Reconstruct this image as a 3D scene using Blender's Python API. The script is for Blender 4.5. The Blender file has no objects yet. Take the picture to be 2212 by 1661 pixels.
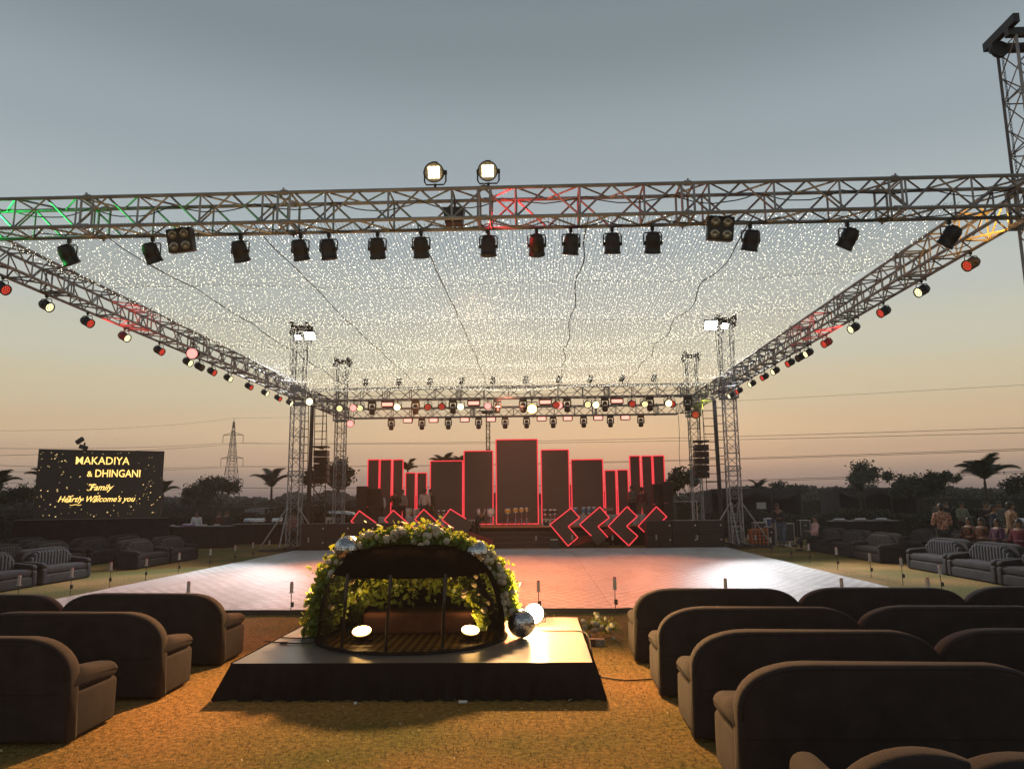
import bpy, bmesh, math, random
import numpy as np
from mathutils import Vector, Matrix, noise
PI=math.pi
random.seed(7); rng=np.random.default_rng(7)
S=bpy.context.scene
COL=S.collection
rad=math.radians
# ---------------------------------------------------------------- camera
FPX,CX,CY,EYE=1597.0,1106.0,830.5,1.9
PITCH=math.atan(252.5/FPX); YAW=math.atan(52*math.cos(PITCH)/FPX); ROLL=0.010
cy_,sy_=math.cos(YAW),math.sin(YAW)
CF=Vector((-sy_*math.cos(PITCH),cy_*math.cos(PITCH),math.sin(PITCH)))
CR=Vector((cy_,sy_,0)); CU=CR.cross(CF)
CR,CU=CR*math.cos(ROLL)-CU*math.sin(ROLL),CU*math.cos(ROLL)+CR*math.sin(ROLL)
cd=bpy.data.cameras.new('camera'); cam=bpy.data.objects.new('camera',cd); COL.objects.link(cam)
cd.sensor_width=36; cd.lens=36*FPX/2212; cd.clip_start=0.05; cd.clip_end=3000
cam.matrix_world=Matrix(((CR.x,CU.x,-CF.x,0),(CR.y,CU.y,-CF.y,0),(CR.z,CU.z,-CF.z,EYE),(0,0,0,1)))
S.camera=cam
# survey helpers: turn a sight line measured in the photograph into a real place in the world
def ray(x,y): return CF+CR*((x-CX)/FPX)+CU*((CY-y)/FPX)
def G(x,y,z=0.0):
    d=ray(x,y); t=(z-EYE)/d.z; return Vector((d.x*t,d.y*t,z))
def D(x,y,Y):
    d=ray(x,y); t=Y/d.y; return Vector((d.x*t,Y,EYE+d.z*t))
def XP(x,y,X):
    d=ray(x,y); t=X/d.x; return Vector((X,d.y*t,EYE+d.z*t))
# ---------------------------------------------------------------- world, sun, exposure
W=bpy.data.worlds.new('World'); S.world=W; W.use_nodes=True
nt=W.node_tree; nt.nodes.clear()
def nn(t,**k):
    n=nt.nodes.new(t)
    for a,b in k.items(): setattr(n,a,b)
    return n
out=nn('ShaderNodeOutputWorld'); bg=nn('ShaderNodeBackground'); bg2=nn('ShaderNodeBackground'); add=nn('ShaderNodeAddShader')
sky=nn('ShaderNodeTexSky'); sky.sky_type='NISHITA'; sky.sun_disc=False
SUN_EL,SUN_AZ=rad(1.5),rad(6)
sky.sun_elevation=SUN_EL; sky.sun_rotation=SUN_AZ; sky.dust_density=3.0; sky.air_density=1.2
tc=nn('ShaderNodeTexCoord'); sep=nn('ShaderNodeSeparateXYZ'); asn=nn('ShaderNodeMath',operation='ARCSINE'); mul=nn('ShaderNodeMath',operation='MULTIPLY')
mul.inputs[1].default_value=180/PI/90
ramp=nn('ShaderNodeValToRGB'); ramp.color_ramp.interpolation='EASE'
def s2l(c): return tuple(((v/255)/12.92 if v/255<=0.04045 else ((v/255+0.055)/1.055)**2.4) for v in c)
SKY=[(-3,(90,82,80)),(0.2,(124,110,107)),(1.6,(164,144,131)),(3.2,(204,174,146)),(5.2,(223,195,159)),(8.0,(217,203,171)),(11,(208,206,186)),(15,(195,200,193)),(20,(174,185,188)),(26,(156,169,176)),(34,(130,143,149)),(42,(110,123,131)),(52,(96,110,120)),(90,(70,84,98))]
els=ramp.color_ramp.elements
for i,(e,c) in enumerate(SKY):
    p=max(0,min(1,e/90*0.9+0.1))
    if i<2: el=els[i]; el.position=p
    else: el=els.new(p)
    el.color=s2l(c)+(1,)
mad=nn('ShaderNodeMath',operation='MULTIPLY_ADD'); mad.inputs[1].default_value=0.9; mad.inputs[2].default_value=0.1
L=nt.links.new
L(tc.outputs['Generated'],sep.inputs[0]); L(sep.outputs['Z'],asn.inputs[0]); L(asn.outputs[0],mul.inputs[0]); L(mul.outputs[0],mad.inputs[0]); L(mad.outputs[0],ramp.inputs[0])
L(ramp.outputs[0],bg.inputs[0]); L(sky.outputs[0],bg2.inputs[0]); bg.inputs[1].default_value=0.97; bg2.inputs[1].default_value=0.012
L(bg.outputs[0],add.inputs[0]); L(bg2.outputs[0],add.inputs[1]); L(add.outputs[0],out.inputs[0])
sd=bpy.data.lights.new('sun','SUN'); sd.energy=0.25; sd.angle=rad(10); sd.color=(1,.62,.36)
so=bpy.data.objects.new('sun',sd); COL.objects.link(so); so.location=(0,60,30)
so.rotation_euler=Vector((-math.sin(SUN_AZ)*math.cos(SUN_EL),-math.cos(SUN_AZ)*math.cos(SUN_EL),-math.sin(SUN_EL)-.03)).to_track_quat('-Z','Y').to_euler()
S.view_settings.view_transform='Standard'; S.view_settings.look='None'; S.view_settings.exposure=0; S.view_settings.gamma=1
S.cycles.max_bounces=6; S.cycles.transparent_max_bounces=12; S.cycles.sample_clamp_indirect=4; S.cycles.use_denoising=True

# ---------------------------------------------------------------- materials
MATS={}
def mat(name,col,rough=.7,metal=0,var=0.15,scale=6,bump=0.0,col2=None,spec=.5,sheen=0,bscale=None,coords='Object'):
    if name in MATS: return MATS[name]
    m=bpy.data.materials.new(name); m.use_nodes=True; MATS[name]=m
    n=m.node_tree.nodes; l=m.node_tree.links; b=n['Principled BSDF']
    b.inputs['Roughness'].default_value=rough; b.inputs['Metallic'].default_value=metal
    b.inputs['Specular IOR Level'].default_value=spec
    if sheen: b.inputs['Sheen Weight'].default_value=sheen; b.inputs['Sheen Roughness'].default_value=.4
    t=n.new('ShaderNodeTexCoord'); z=n.new('ShaderNodeTexNoise'); z.inputs['Scale'].default_value=scale; z.inputs['Detail'].default_value=6
    r=n.new('ShaderNodeValToRGB'); r.color_ramp.elements[0].position=.3; r.color_ramp.elements[1].position=.7
    c2=col2 or tuple(min(1,v*(1+var)) for v in col); c1=col if col2 else tuple(v*(1-var) for v in col)
    r.color_ramp.elements[0].color=(*c1,1); r.color_ramp.elements[1].color=(*c2,1)
    l.new(t.outputs[coords],z.inputs['Vector']); l.new(z.outputs['Fac'],r.inputs[0]); l.new(r.outputs[0],b.inputs['Base Color'])
    if bump:
        q=n.new('ShaderNodeBump'); q.inputs['Strength'].default_value=bump; q.inputs['Distance'].default_value=.02
        z2=n.new('ShaderNodeTexNoise'); z2.inputs['Scale'].default_value=bscale or scale*6; z2.inputs['Detail'].default_value=8
        l.new(t.outputs[coords],z2.inputs['Vector']); l.new(z2.outputs['Fac'],q.inputs['Height']); l.new(q.outputs[0],b.inputs['Normal'])
    return m
def leafmat(name,c1,c2,tr):
    m=mat(name,c1,.55,0,0,9,0,col2=c2); n=m.node_tree.nodes; l=m.node_tree.links; b=n['Principled BSDF']; o=[q for q in n if q.type=='OUTPUT_MATERIAL'][0]
    t=n.new('ShaderNodeBsdfTranslucent'); t.inputs[0].default_value=(*tr,1); x=n.new('ShaderNodeMixShader'); x.inputs[0].default_value=.32
    l.new(b.outputs[0],x.inputs[1]); l.new(t.outputs[0],x.inputs[2]); l.new(x.outputs[0],o.inputs[0]); return m
def emat(name,col,st,sample=True):
    if name in MATS: return MATS[name]
    m=bpy.data.materials.new(name); m.use_nodes=True; MATS[name]=m
    n=m.node_tree.nodes; b=n['Principled BSDF']; b.inputs['Base Color'].default_value=(.05,.05,.05,1)
    b.inputs['Emission Color'].default_value=(*col,1); b.inputs['Emission Strength'].default_value=st
    if not sample: m.cycles.emission_sampling='NONE'
    return m
M_truss=mat('galvanised_tube',(.27,.27,.28),.5,.35,.25,3,.15)
M_black=mat('black_housing',(.014,.013,.014),.5,0,.2,8,.1)
M_blackm=mat('black_steel',(.03,.03,.033),.5,.3,.2,4)
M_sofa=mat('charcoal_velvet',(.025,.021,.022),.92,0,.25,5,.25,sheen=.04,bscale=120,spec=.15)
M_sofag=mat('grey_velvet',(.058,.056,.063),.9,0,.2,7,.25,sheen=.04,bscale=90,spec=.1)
M_cloth=mat('black_cloth',(.020,.017,.018),.95,0,.2,3,.3,bscale=25,spec=0)
M_chrome=mat('chrome',(.75,.75,.76),.15,1,.05,4)
M_alu=mat('case_aluminium',(.5,.5,.5),.35,.7,.1,4)
M_glass=mat('lens_glass',(.25,.24,.2),.08,.6,.1,9)
M_leaf=leafmat('leaf_green',(.05,.11,.02),(.17,.25,.05),(.42,.50,.05))
M_leafd=mat('tree_leaf',(.024,.036,.018),.7,0,0,.8,0,col2=(.055,.070,.028))  # leaf colour lightened to carry some haze
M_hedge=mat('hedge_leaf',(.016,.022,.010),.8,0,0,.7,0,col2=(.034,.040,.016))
M_far=mat('far_tree_leaf',(.040,.044,.038),.9,0,0,.05,0,col2=(.070,.068,.055))  # distance haze put into the leaf colour, paler and greyer
M_bark=mat('bark',(.05,.04,.03),.9,0,.3,8,.4)
M_petal=leafmat('white_petal',(.50,.44,.32),(.70,.66,.52),(.60,.55,.35))
M_skin=mat('skin',(.20,.105,.065),.55,0,.08,10)
M_hair=mat('black_hair',(.012,.010,.009),.5,0,.2,30)
M_rubber=mat('cable_rubber',(.012,.012,.012),.6,0,.1,5)
M_wood=mat('plywood',(.30,.17,.09),.7,0,.2,5,.2)
M_ledface=mat('led_panel_face',(.065,.046,.042),.55,0,.08,1.5,.1)
M_white=mat('white_paint',(.6,.6,.6),.5,0,.08,3)
def cloth(name,c,**k): return mat('fabric_'+name,c,.9,0,k.get('var',.15),k.get('scale',8),.2,col2=k.get('col2'))
E_warm=emat('tungsten_glow',(1,.62,.22),45)
E_yel=emat('lamp_yellow',(1,.88,.42),4,False)
E_white=emat('lamp_white',(1,.97,.9),60,False)
E_red=emat('lamp_red',(1,.075,.04),1.35,False)
E_redhot=emat('lamp_pink_white',(1,.25,.22),2.2,False)
E_amber=emat('lamp_amber',(1,.50,.07),30,False)
E_neon=emat('neon_red',(1,.006,.022),.95,True)
E_neonc=emat('neon_core',(1,.16,.19),1.0,False)
E_bulb=emat('fairy_bulb',(1,.91,.70),4.2,False)
E_text=emat('screen_gold',(1,.62,.16),1.9,False)
E_dot=emat('screen_spark',(1,.70,.28),1.1,False)

# ---------------------------------------------------------------- mesh helpers
class MB:
    def __init__(s): s.v=[];s.f=[]
    def add(s,v,f):
        o=len(s.v); s.v+= [tuple(p) for p in v]; s.f+=[tuple(i+o for i in q) for q in f]; return s
    def box(s,c,d,R=None):
        c=Vector(c); v=[]
        for x in(-.5,.5):
            for y in(-.5,.5):
                for z in(-.5,.5):
                    p=Vector((x*d[0],y*d[1],z*d[2])); 
                    if R: p=R@p
                    v.append(c+p)
        return s.add(v,[(0,1,3,2),(4,6,7,5),(0,4,5,1),(2,3,7,6),(0,2,6,4),(1,5,7,3)])
    def tube(s,pts,r,n=6,cap=True):
        pts=[Vector(p) for p in pts]; m=len(pts); rr=r if isinstance(r,(list,tuple)) else [r]*m
        v=[];up=None
        for i,p in enumerate(pts):
            t=(pts[min(i+1,m-1)]-pts[max(i-1,0)])
            if t.length<1e-9: t=Vector((0,0,1))
            t.normalize()
            if up is None: up=Vector((0,0,1)) if abs(t.z)<.9 else Vector((0,1,0))
            a=t.cross(up); 
            if a.length<1e-4: a=t.cross(Vector((1,0,0)))
            a.normalize(); b=a.cross(t); up=b
            for k in range(n):
                g=2*PI*k/n; v.append(p+(a*math.cos(g)+b*math.sin(g))*rr[i])
        f=[(i*n+k,i*n+(k+1)%n,(i+1)*n+(k+1)%n,(i+1)*n+k) for i in range(m-1) for k in range(n)]
        if cap: f+=[tuple(range(n))[::-1],tuple(range((m-1)*n,m*n))]
        return s.add(v,f)
    def bar(s,a,b,r,n=6): return s.tube([a,b],r,n)
    def lathe(s,prof,c=(0,0,0),n=16,R=None,cap=True):
        c=Vector(c);v=[]
        for (r,z) in prof:
            for k in range(n):
                p=Vector((r*math.cos(2*PI*k/n),r*math.sin(2*PI*k/n),z))
                if R: p=R@p
                v.append(c+p)
        m=len(prof)
        f=[(i*n+k,i*n+(k+1)%n,(i+1)*n+(k+1)%n,(i+1)*n+k) for i in range(m-1) for k in range(n)]
        if cap: f+=[tuple(range(n))[::-1],tuple(range((m-1)*n,m*n))]
        return s.add(v,f)
    def prism(s,pts,d):   # planar polygon pts extruded by vector d
        pts=[Vector(p) for p in pts]; d=Vector(d); n=len(pts)
        return s.add(pts+[p+d for p in pts],[tuple(range(n)),tuple(range(n,2*n))[::-1]]+[((k+1)%n,k,k+n,(k+1)%n+n) for k in range(n)])
    def rbox(s,c,d,r,k=3,R=None,wob=0,seed=0):   # rounded box
        h=[x/2 for x in d]; c=Vector(c)
        def ax(hh):
            inner=max(hh-r,0); a=[-hh+ (hh-inner)*(i/k) for i in range(k)]
            m=max(2,int(2*inner/.12)) if wob else 2
            a+=[ -inner+2*inner*i/m for i in range(m+1)]
            a+=[inner+(hh-inner)*(i/k) for i in range(1,k+1)]
            return a
        A=[ax(x) for x in h]; idx={}; v=[];f=[]
        def vid(p):
            key=tuple(round(q,5) for q in p)
            if key in idx: return idx[key]
            q=Vector([max(-max(h[i]-r,0),min(max(h[i]-r,0),p[i])) for i in range(3)])
            w=Vector(p)-q
            if w.length>1e-9: w.normalize()
            o=q+w*min(r,min(h))
            if wob: o=o+w*noise.noise(o*3.1+Vector((seed,0,0)))*wob
            if R: o=R@o
            idx[key]=len(v); v.append(c+o); return idx[key]
        for a in range(3):
            b,e=(a+1)%3,(a+2)%3
            for sg in(-1,1):
                for i in range(len(A[b])-1):
                    for j in range(len(A[e])-1):
                        q=[]
                        for (ii,jj) in((i,j),(i+1,j),(i+1,j+1),(i,j+1)):
                            p=[0,0,0]; p[a]=sg*h[a]; p[b]=A[b][ii]; p[e]=A[e][jj]; q.append(vid(p))
                        if sg<0: q=q[::-1]
                        if len(set(q))>=3: f.append(tuple(dict.fromkeys(q)))
        return s.add(v,f)
    def puff(s,outl,t,r,k=4,frame=None):   # convex outline (u,v) in XZ, thickness t along Y, rounded rim
        n=len(outl); P=[Vector(p) for p in outl]; N=[]
        for i in range(n):
            e=(P[(i+1)%n]-P[i-1]); N.append(Vector((e.y,-e.x)).normalized())
        v=[];f=[]
        st=[(-t/2+r*(1-math.cos(PI/2*j/k)),r*(1-math.sin(PI/2*j/k))) for j in range(k+1)]
        st+=[(-a,b) for a,b in st[::-1]]
        for (y,ins) in st:
            for i in range(n):
                q=P[i]-N[i]*ins; p=Vector((q.x,y,q.y)); 
                if frame: p=frame@p
                v.append(p)
        m=len(st)
        f=[(i*n+k2,(i+1)*n+k2,(i+1)*n+(k2+1)%n,i*n+(k2+1)%n) for i in range(m-1) for k2 in range(n)]
        f+=[tuple(range(n)),tuple(range((m-1)*n,m*n))[::-1]]
        return s.add(v,f)
    def ico(s,c,r,sub=1,R=None,jit=0):
        bm=bmesh.new(); bmesh.ops.create_icosphere(bm,subdivisions=sub,radius=1)
        c=Vector(c); rr=Vector(r) if not isinstance(r,(int,float)) else Vector((r,r,r)); v=[]
        for q in bm.verts:
            p=Vector((q.co.x*rr.x,q.co.y*rr.y,q.co.z*rr.z))*(1+random.uniform(-jit,jit))
            if R: p=R@p
            v.append(c+p)
        f=[tuple(w.index for w in a.verts) for a in bm.faces]; bm.free()
        return s.add(v,f)
    def build(s,name,m,parent=None,smooth=False,loc=None):
        me=bpy.data.meshes.new(name); me.from_pydata(s.v,[],s.f); me.update()
        if smooth: me.polygons.foreach_set('use_smooth',[True]*len(me.polygons))
        o=bpy.data.objects.new(name,me); COL.objects.link(o)
        if m: me.materials.append(m)
        if parent: o.parent=parent
        if loc is not None: o.location=loc
        return o
def npmesh(name,verts,faces,m,parent=None):
    verts=np.asarray(verts,dtype=np.float32); faces=np.asarray(faces,dtype=np.int32); k=faces.shape[1]
    me=bpy.data.meshes.new(name); me.vertices.add(len(verts)); me.vertices.foreach_set('co',verts.ravel())
    me.loops.add(faces.size); me.loops.foreach_set('vertex_index',faces.ravel())
    me.polygons.add(len(faces)); me.polygons.foreach_set('loop_start',np.arange(0,faces.size,k,dtype=np.int32))
    me.update(calc_edges=True); me.validate()
    o=bpy.data.objects.new(name,me); COL.objects.link(o); me.materials.append(m)
    if parent: o.parent=parent
    return o
def leafv(C,size,asp=.5,up=0):
    C=np.asarray(C); n=len(C); d=rng.normal(size=(n,3)); d[:,2]+=up; d/=np.linalg.norm(d,axis=1)[:,None]
    e=rng.normal(size=(n,3)); e=np.cross(d,e); e/=np.linalg.norm(e,axis=1)[:,None]
    sz=(size*rng.uniform(.6,1.3,n))[:,None]
    v=np.stack([C-d*sz*.5,C+e*sz*asp*.5,C+d*sz*.5,C-e*sz*asp*.5],1).reshape(-1,3)
    return v,np.arange(4*n).reshape(n,4)
def tag(o,label=None,cat=None,group=None,kind=None):
    if label: o['label']=label
    if cat: o['category']=cat
    if group: o['group']=group
    if kind: o['kind']=kind
    return o
def thing(name,label,cat,loc=(0,0,0),rz=0,group=None):
    o=bpy.data.objects.new(name,None); COL.objects.link(o); o.location=loc; o.rotation_euler=(0,0,rz); o.empty_display_size=.1
    return tag(o,label,cat,group)
def dup(o,parent=None):
    c=o.copy(); COL.objects.link(c); c.parent=parent
    for ch in list(o.children): dup(ch,c)
    return c
USED=set()
def inst(proto,loc,rz=0,label=None,scale=None):   # first use moves the prototype, later ones copy it
    if proto.name in USED: o=dup(proto)
    else: o=proto; USED.add(proto.name)
    o.location=loc; o.rotation_euler=(0,0,rz)
    if label: o['label']=label
    if scale: o.scale=(scale,)*3
    return o
ORD=['first','second','third','fourth','fifth','sixth','seventh','eighth','ninth','tenth','eleventh','twelfth','thirteenth','fourteenth','fifteenth','sixteenth','seventeenth','eighteenth','nineteenth','twentieth']
def lamp(name,kind,loc,target,energy,col,parent=None,size=60,blend=.6,soft=.1):
    ld=bpy.data.lights.new(name,kind); ld.energy=energy; ld.color=col; ld.shadow_soft_size=soft
    if kind=='SPOT': ld.spot_size=rad(size); ld.spot_blend=blend
    o=bpy.data.objects.new(name,ld); COL.objects.link(o)
    if parent is not None: o.parent=parent
    o.location=loc
    if target is not None: o.rotation_euler=(Vector(target)-Vector(loc)).to_track_quat('-Z','Y').to_euler()
    return o

# ---------------------------------------------------------------- ground
def ground():
    n=90; xs=np.concatenate([np.linspace(-1500,-60,12),np.linspace(-50,50,n),np.linspace(60,1500,12)]); ys=np.concatenate([np.linspace(-200,-10,6),np.linspace(-5,60,n),np.linspace(70,2500,14)])
    v=[(x,y,0) for y in ys for x in xs]; nx=len(xs)
    f=[(j*nx+i,j*nx+i+1,(j+1)*nx+i+1,(j+1)*nx+i) for j in range(len(ys)-1) for i in range(nx-1)]
    m=bpy.data.materials.new('lawn'); m.use_nodes=True; N=m.node_tree.nodes; l=m.node_tree.links; b=N['Principled BSDF']; b.inputs['Roughness'].default_value=.95; b.inputs['Specular IOR Level'].default_value=.1
    t=N.new('ShaderNodeTexCoord')
    z=N.new('ShaderNodeTexNoise'); z.inputs['Scale'].default_value=.35; z.inputs['Detail'].default_value=5
    z2=N.new('ShaderNodeTexNoise'); z2.inputs['Scale'].default_value=19; z2.inputs['Detail'].default_value=10; z2.inputs['Roughness'].default_value=.7
    r=N.new('ShaderNodeValToRGB'); r.color_ramp.elements[0].color=(.105,.100,.024,1); r.color_ramp.elements[1].color=(.285,.160,.055,1); r.color_ramp.elements[0].position=.38; r.color_ramp.elements[1].position=.62
    mx=N.new('ShaderNodeMix'); mx.data_type='RGBA'; mx.blend_type='MULTIPLY'; mx.inputs[0].default_value=.75
    r2=N.new('ShaderNodeValToRGB'); r2.color_ramp.elements[0].color=(.22,.24,.20,1); r2.color_ramp.elements[1].color=(1.7,1.6,1.5,1); r2.color_ramp.elements[0].position=.35; r2.color_ramp.elements[1].position=.65
    bp=N.new('ShaderNodeBump'); bp.inputs['Strength'].default_value=.8; bp.inputs['Distance'].default_value=.03
    l.new(t.outputs['Object'],z.inputs[0]); l.new(t.outputs['Object'],z2.inputs[0]); l.new(z.outputs[0],r.inputs[0]); l.new(z2.outputs[0],r2.inputs[0])
    l.new(r.outputs[0],mx.inputs[6]); l.new(r2.outputs[0],mx.inputs[7]); l.new(mx.outputs[2],b.inputs['Base Color']); l.new(z2.outputs[0],bp.inputs['Height']); l.new(bp.outputs[0],b.inputs['Normal'])
    o=npmesh('ground',v,f,m); tag(o,kind='structure',label='dry mown lawn of the event ground')
    # short mown blades on the near lawn
    k=110000; yy=4.3+ (rng.random(k)**1.5)*9; xx=rng.uniform(-7.5,8.5,k)
    keep=~((xx>-3.25)&(xx<.65)&(yy>7.5)&(yy<10.4)); xx,yy=xx[keep],yy[keep]; k=len(xx)
    h=rng.uniform(.008,.026,k); a=rng.uniform(0,2*PI,k); w=rng.uniform(.0015,.003,k); lx=rng.normal(0,.012,k); ly=rng.normal(0,.012,k)
    V=np.stack([np.stack([xx-np.cos(a)*w,yy-np.sin(a)*w,np.zeros(k)],1),np.stack([xx+np.cos(a)*w,yy+np.sin(a)*w,np.zeros(k)],1),np.stack([xx+lx,yy+ly,h],1)],1).reshape(-1,3)
    mg=mat('dry_grass_blade',(.14,.13,.03),.8,0,0,.6,0,col2=(.36,.21,.07))
    g=npmesh('grass',V,np.arange(3*k).reshape(k,3),mg); tag(g,'short dry grass blades of the near lawn','grass',kind='stuff')
ground()

# ---------------------------------------------------------------- dance floor
def dance_floor():
    x0,x1,y0,y1,h=-9.5,7.2,13.1,29.2,.09
    root=thing('dance_floor','wide glossy white dance floor lit orange and pink in front of the stage','dance floor',((x0+x1)/2,(y0+y1)/2,0))
    m=bpy.data.materials.new('floor_sheet'); m.use_nodes=True; N=m.node_tree.nodes; l=m.node_tree.links; b=N['Principled BSDF']
    b.inputs['Roughness'].default_value=.5; b.inputs['Specular IOR Level'].default_value=.22
    t=N.new('ShaderNodeTexCoord')
    br=N.new('ShaderNodeTexBrick'); br.inputs['Scale'].default_value=1; br.inputs['Brick Width'].default_value=.30; br.inputs['Row Height'].default_value=.22; br.inputs['Mortar Size'].default_value=.085; br.inputs['Mortar Smooth'].default_value=.4
    br.inputs['Color1'].default_value=(.74,.71,.70,1); br.inputs['Color2'].default_value=(.60,.58,.57,1); br.inputs['Mortar'].default_value=(.42,.39,.38,1)
    nz=N.new('ShaderNodeTexNoise'); nz.inputs['Scale'].default_value=.5; nz.inputs['Detail'].default_value=6
    wv=N.new('ShaderNodeVectorMath'); wv.operation='MULTIPLY_ADD'; wv.inputs[1].default_value=(.5,.5,0)
    l.new(nz.outputs['Color'],wv.inputs[0]); l.new(t.outputs['Object'],wv.inputs[2]); l.new(t.outputs['Object'],nz.inputs[0]); l.new(wv.outputs[0],br.inputs[0])
    pm=N.new('ShaderNodeTexNoise'); pm.inputs['Scale'].default_value=.16; pm.inputs['Detail'].default_value=2
    mr=N.new('ShaderNodeValToRGB'); mr.color_ramp.elements[0].position=.34; mr.color_ramp.elements[1].position=.46
    l.new(t.outputs['Object'],pm.inputs[0]); l.new(pm.outputs[0],mr.inputs[0])
    mix=N.new('ShaderNodeMix'); mix.data_type='RGBA'; mix.inputs[6].default_value=(.50,.48,.475,1)
    l.new(mr.outputs[0],mix.inputs[0]); l.new(br.outputs[0],mix.inputs[7]); l.new(mix.outputs[2],b.inputs['Base Color'])
    b2=N.new('ShaderNodeTexBrick'); b2.offset=0; b2.inputs['Brick Width'].default_value=2.4; b2.inputs['Row Height'].default_value=1.2; b2.inputs['Mortar Size'].default_value=.012; b2.inputs['Scale'].default_value=1
    b2.inputs['Color1'].default_value=(1,1,1,1); b2.inputs['Color2'].default_value=(.93,.93,.93,1); b2.inputs['Mortar'].default_value=(.62,.60,.58,1); l.new(t.outputs['Object'],b2.inputs[0])
    sc=N.new('ShaderNodeTexNoise'); sc.inputs['Scale'].default_value=1.1; sc.inputs['Detail'].default_value=9; sc.inputs['Roughness'].default_value=.7; mp=N.new('ShaderNodeMapping'); mp.inputs['Scale'].default_value=(1,.35,1); l.new(t.outputs['Object'],mp.inputs[0]); l.new(mp.outputs[0],sc.inputs[0])
    sr=N.new('ShaderNodeValToRGB'); sr.color_ramp.elements[0].position=.33; sr.color_ramp.elements[0].color=(.72,.69,.66,1); sr.color_ramp.elements[1].position=.52; l.new(sc.outputs[0],sr.inputs[0])
    m1=N.new('ShaderNodeMix'); m1.data_type='RGBA'; m1.blend_type='MULTIPLY'; m1.inputs[0].default_value=1; m2=N.new('ShaderNodeMix'); m2.data_type='RGBA'; m2.blend_type='MULTIPLY'; m2.inputs[0].default_value=1
    l.new(mix.outputs[2],m1.inputs[6]); l.new(b2.outputs[0],m1.inputs[7]); l.new(m1.outputs[2],m2.inputs[6]); l.new(sr.outputs[0],m2.inputs[7]); l.new(m2.outputs[2],b.inputs['Base Color'])
    rr=N.new('ShaderNodeMapRange'); rr.inputs[3].default_value=.42; rr.inputs[4].default_value=.6; l.new(nz.outputs[0],rr.inputs[0]); l.new(rr.outputs[0],b.inputs['Roughness'])
    nx,ny=84,80; v=[];f=[]
    for j in range(ny+1):
        for i in range(nx+1):
            x=x0+(x1-x0)*i/nx-(x0+x1)/2; y=y0+(y1-y0)*j/ny-(y0+y1)/2
            e=1 if (i in(0,nx) or j in(0,ny)) else 0
            v.append((x+e*.03*noise.noise(Vector((x,y,1))),y+e*.03*noise.noise(Vector((x,y,4))),h+.012*noise.noise(Vector((x*.8,y*.5,0)))+.004*noise.noise(Vector((x*3,y*1.1,9)))))
    f=[(j*(nx+1)+i,j*(nx+1)+i+1,(j+1)*(nx+1)+i+1,(j+1)*(nx+1)+i) for j in range(ny) for i in range(nx)]
    me=bpy.data.meshes.new('floor_sheet'); me.from_pydata(v,[],f); me.materials.append(m); me.polygons.foreach_set('use_smooth',[True]*len(f)); o=bpy.data.objects.new('floor_sheet',me); COL.objects.link(o); o.parent=root
    w=(x1-x0)-.06; d=(y1-y0)-.06
    b_=MB(); 
    b_.box((0,-d/2,h/2-.006),(w,.04,h-.012)); b_.box((0,d/2,h/2-.006),(w,.04,h-.012)); b_.box((-w/2,0,h/2-.006),(.04,d-.08,h-.012)); b_.box((w/2,0,h/2-.006),(.04,d-.08,h-.012))
    b_.build('edge_trim',M_blackm,root)
dance_floor()

# ---------------------------------------------------------------- lattice truss
def lattice(A,B,w,up=(0,0,1),half=.46,joint=3.0,rc=.028,rl=.0165,xl=False,name=None,root=None,lm=None):
    A=Vector(A);B=Vector(B); t=(B-A); Ln=t.length; t.normalize(); up=Vector(up); s=t.cross(up).normalized(); u=s.cross(t).normalized()
    c=MB(); l=MB(); j=MB()
    cor=[(s*a+u*b)*(w/2) for a,b in((-1,-1),(1,-1),(1,1),(-1,1))]
    for q in cor: c.bar(A+q,B+q,rc,6)
    n=max(2,int(Ln/half)); n-=n%2; hs=Ln/n
    for fi in range(4):
        p,q=cor[fi],cor[(fi+1)%4]
        for i in range(n):
            a=A+t*hs*i; b=A+t*hs*(i+1)
            if (i+fi%2*0)%2==0: l.bar(a+p,b+q,rl,4)
            else: l.bar(a+q,b+p,rl,4)
            if xl:
                if i%2==0: l.bar(a+q,b+p,rl*.8,4)
            if i%2==0: l.bar(a+p,a+q,rl,4)
        l.bar(B+p,B+q,rl,4)
    k=int(Ln/joint)
    for i in range(1,k+1):
        if i*joint>Ln-.3: break
        for dd in(-.09,.09):
            a=A+t*(i*joint+dd)
            for fi in range(4): l.bar(a+cor[fi],a+cor[(fi+1)%4],rl*1.15,5)
        for q in cor:
            a=A+t*(i*joint)+q; j.bar(a-t*.05,a+t*.05,rc*1.45,6); j.box(a+q.normalized()*rc*1.6,(.025,.025,.05))
    return c,l,j
def truss(label,A,B,w,loc=None,**k):
    A=Vector(A);B=Vector(B); root=thing('box_truss',label,'truss',A)
    c,l,j=lattice((0,0,0),B-A,w,**k)
    c.add(j.v,j.f); c.build('chords',M_truss,root); l.build('lacing',M_truss,root)
    return root
TZ=6.27; TW=.46
RX,LX=7.22,-9.42
YF,YB,YR=10.60,29.75,36.2
ft=truss('long front box truss with coloured light on its tubes, nearest the camera',(LX-.3,YF,TZ),(RX+.1,YF,TZ),TW)
lt=truss('left side box truss running back from the front corner to the stage',(LX,YF+.3,TZ),(LX,YB-.3,TZ),TW)
rt=truss('right side box truss running back from the near right tower to the stage',(RX,YF+.3,TZ),(RX,YB-.3,TZ),TW)
bt=truss('back cross truss just under the far edge of the fairy light canopy',(LX+.3,YB,TZ),(RX-.3,YB,TZ),TW,half=.5)
rr_=truss('lower looking rear cross truss above the stage screens',(LX+.3,YR,TZ),(RX-.3,YR,TZ),TW,half=.5)
ls=truss('short left side truss joining the two cross trusses of the stage',(LX,YB+.3,TZ),(LX,YR-.3,TZ),TW,half=.5)
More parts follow.
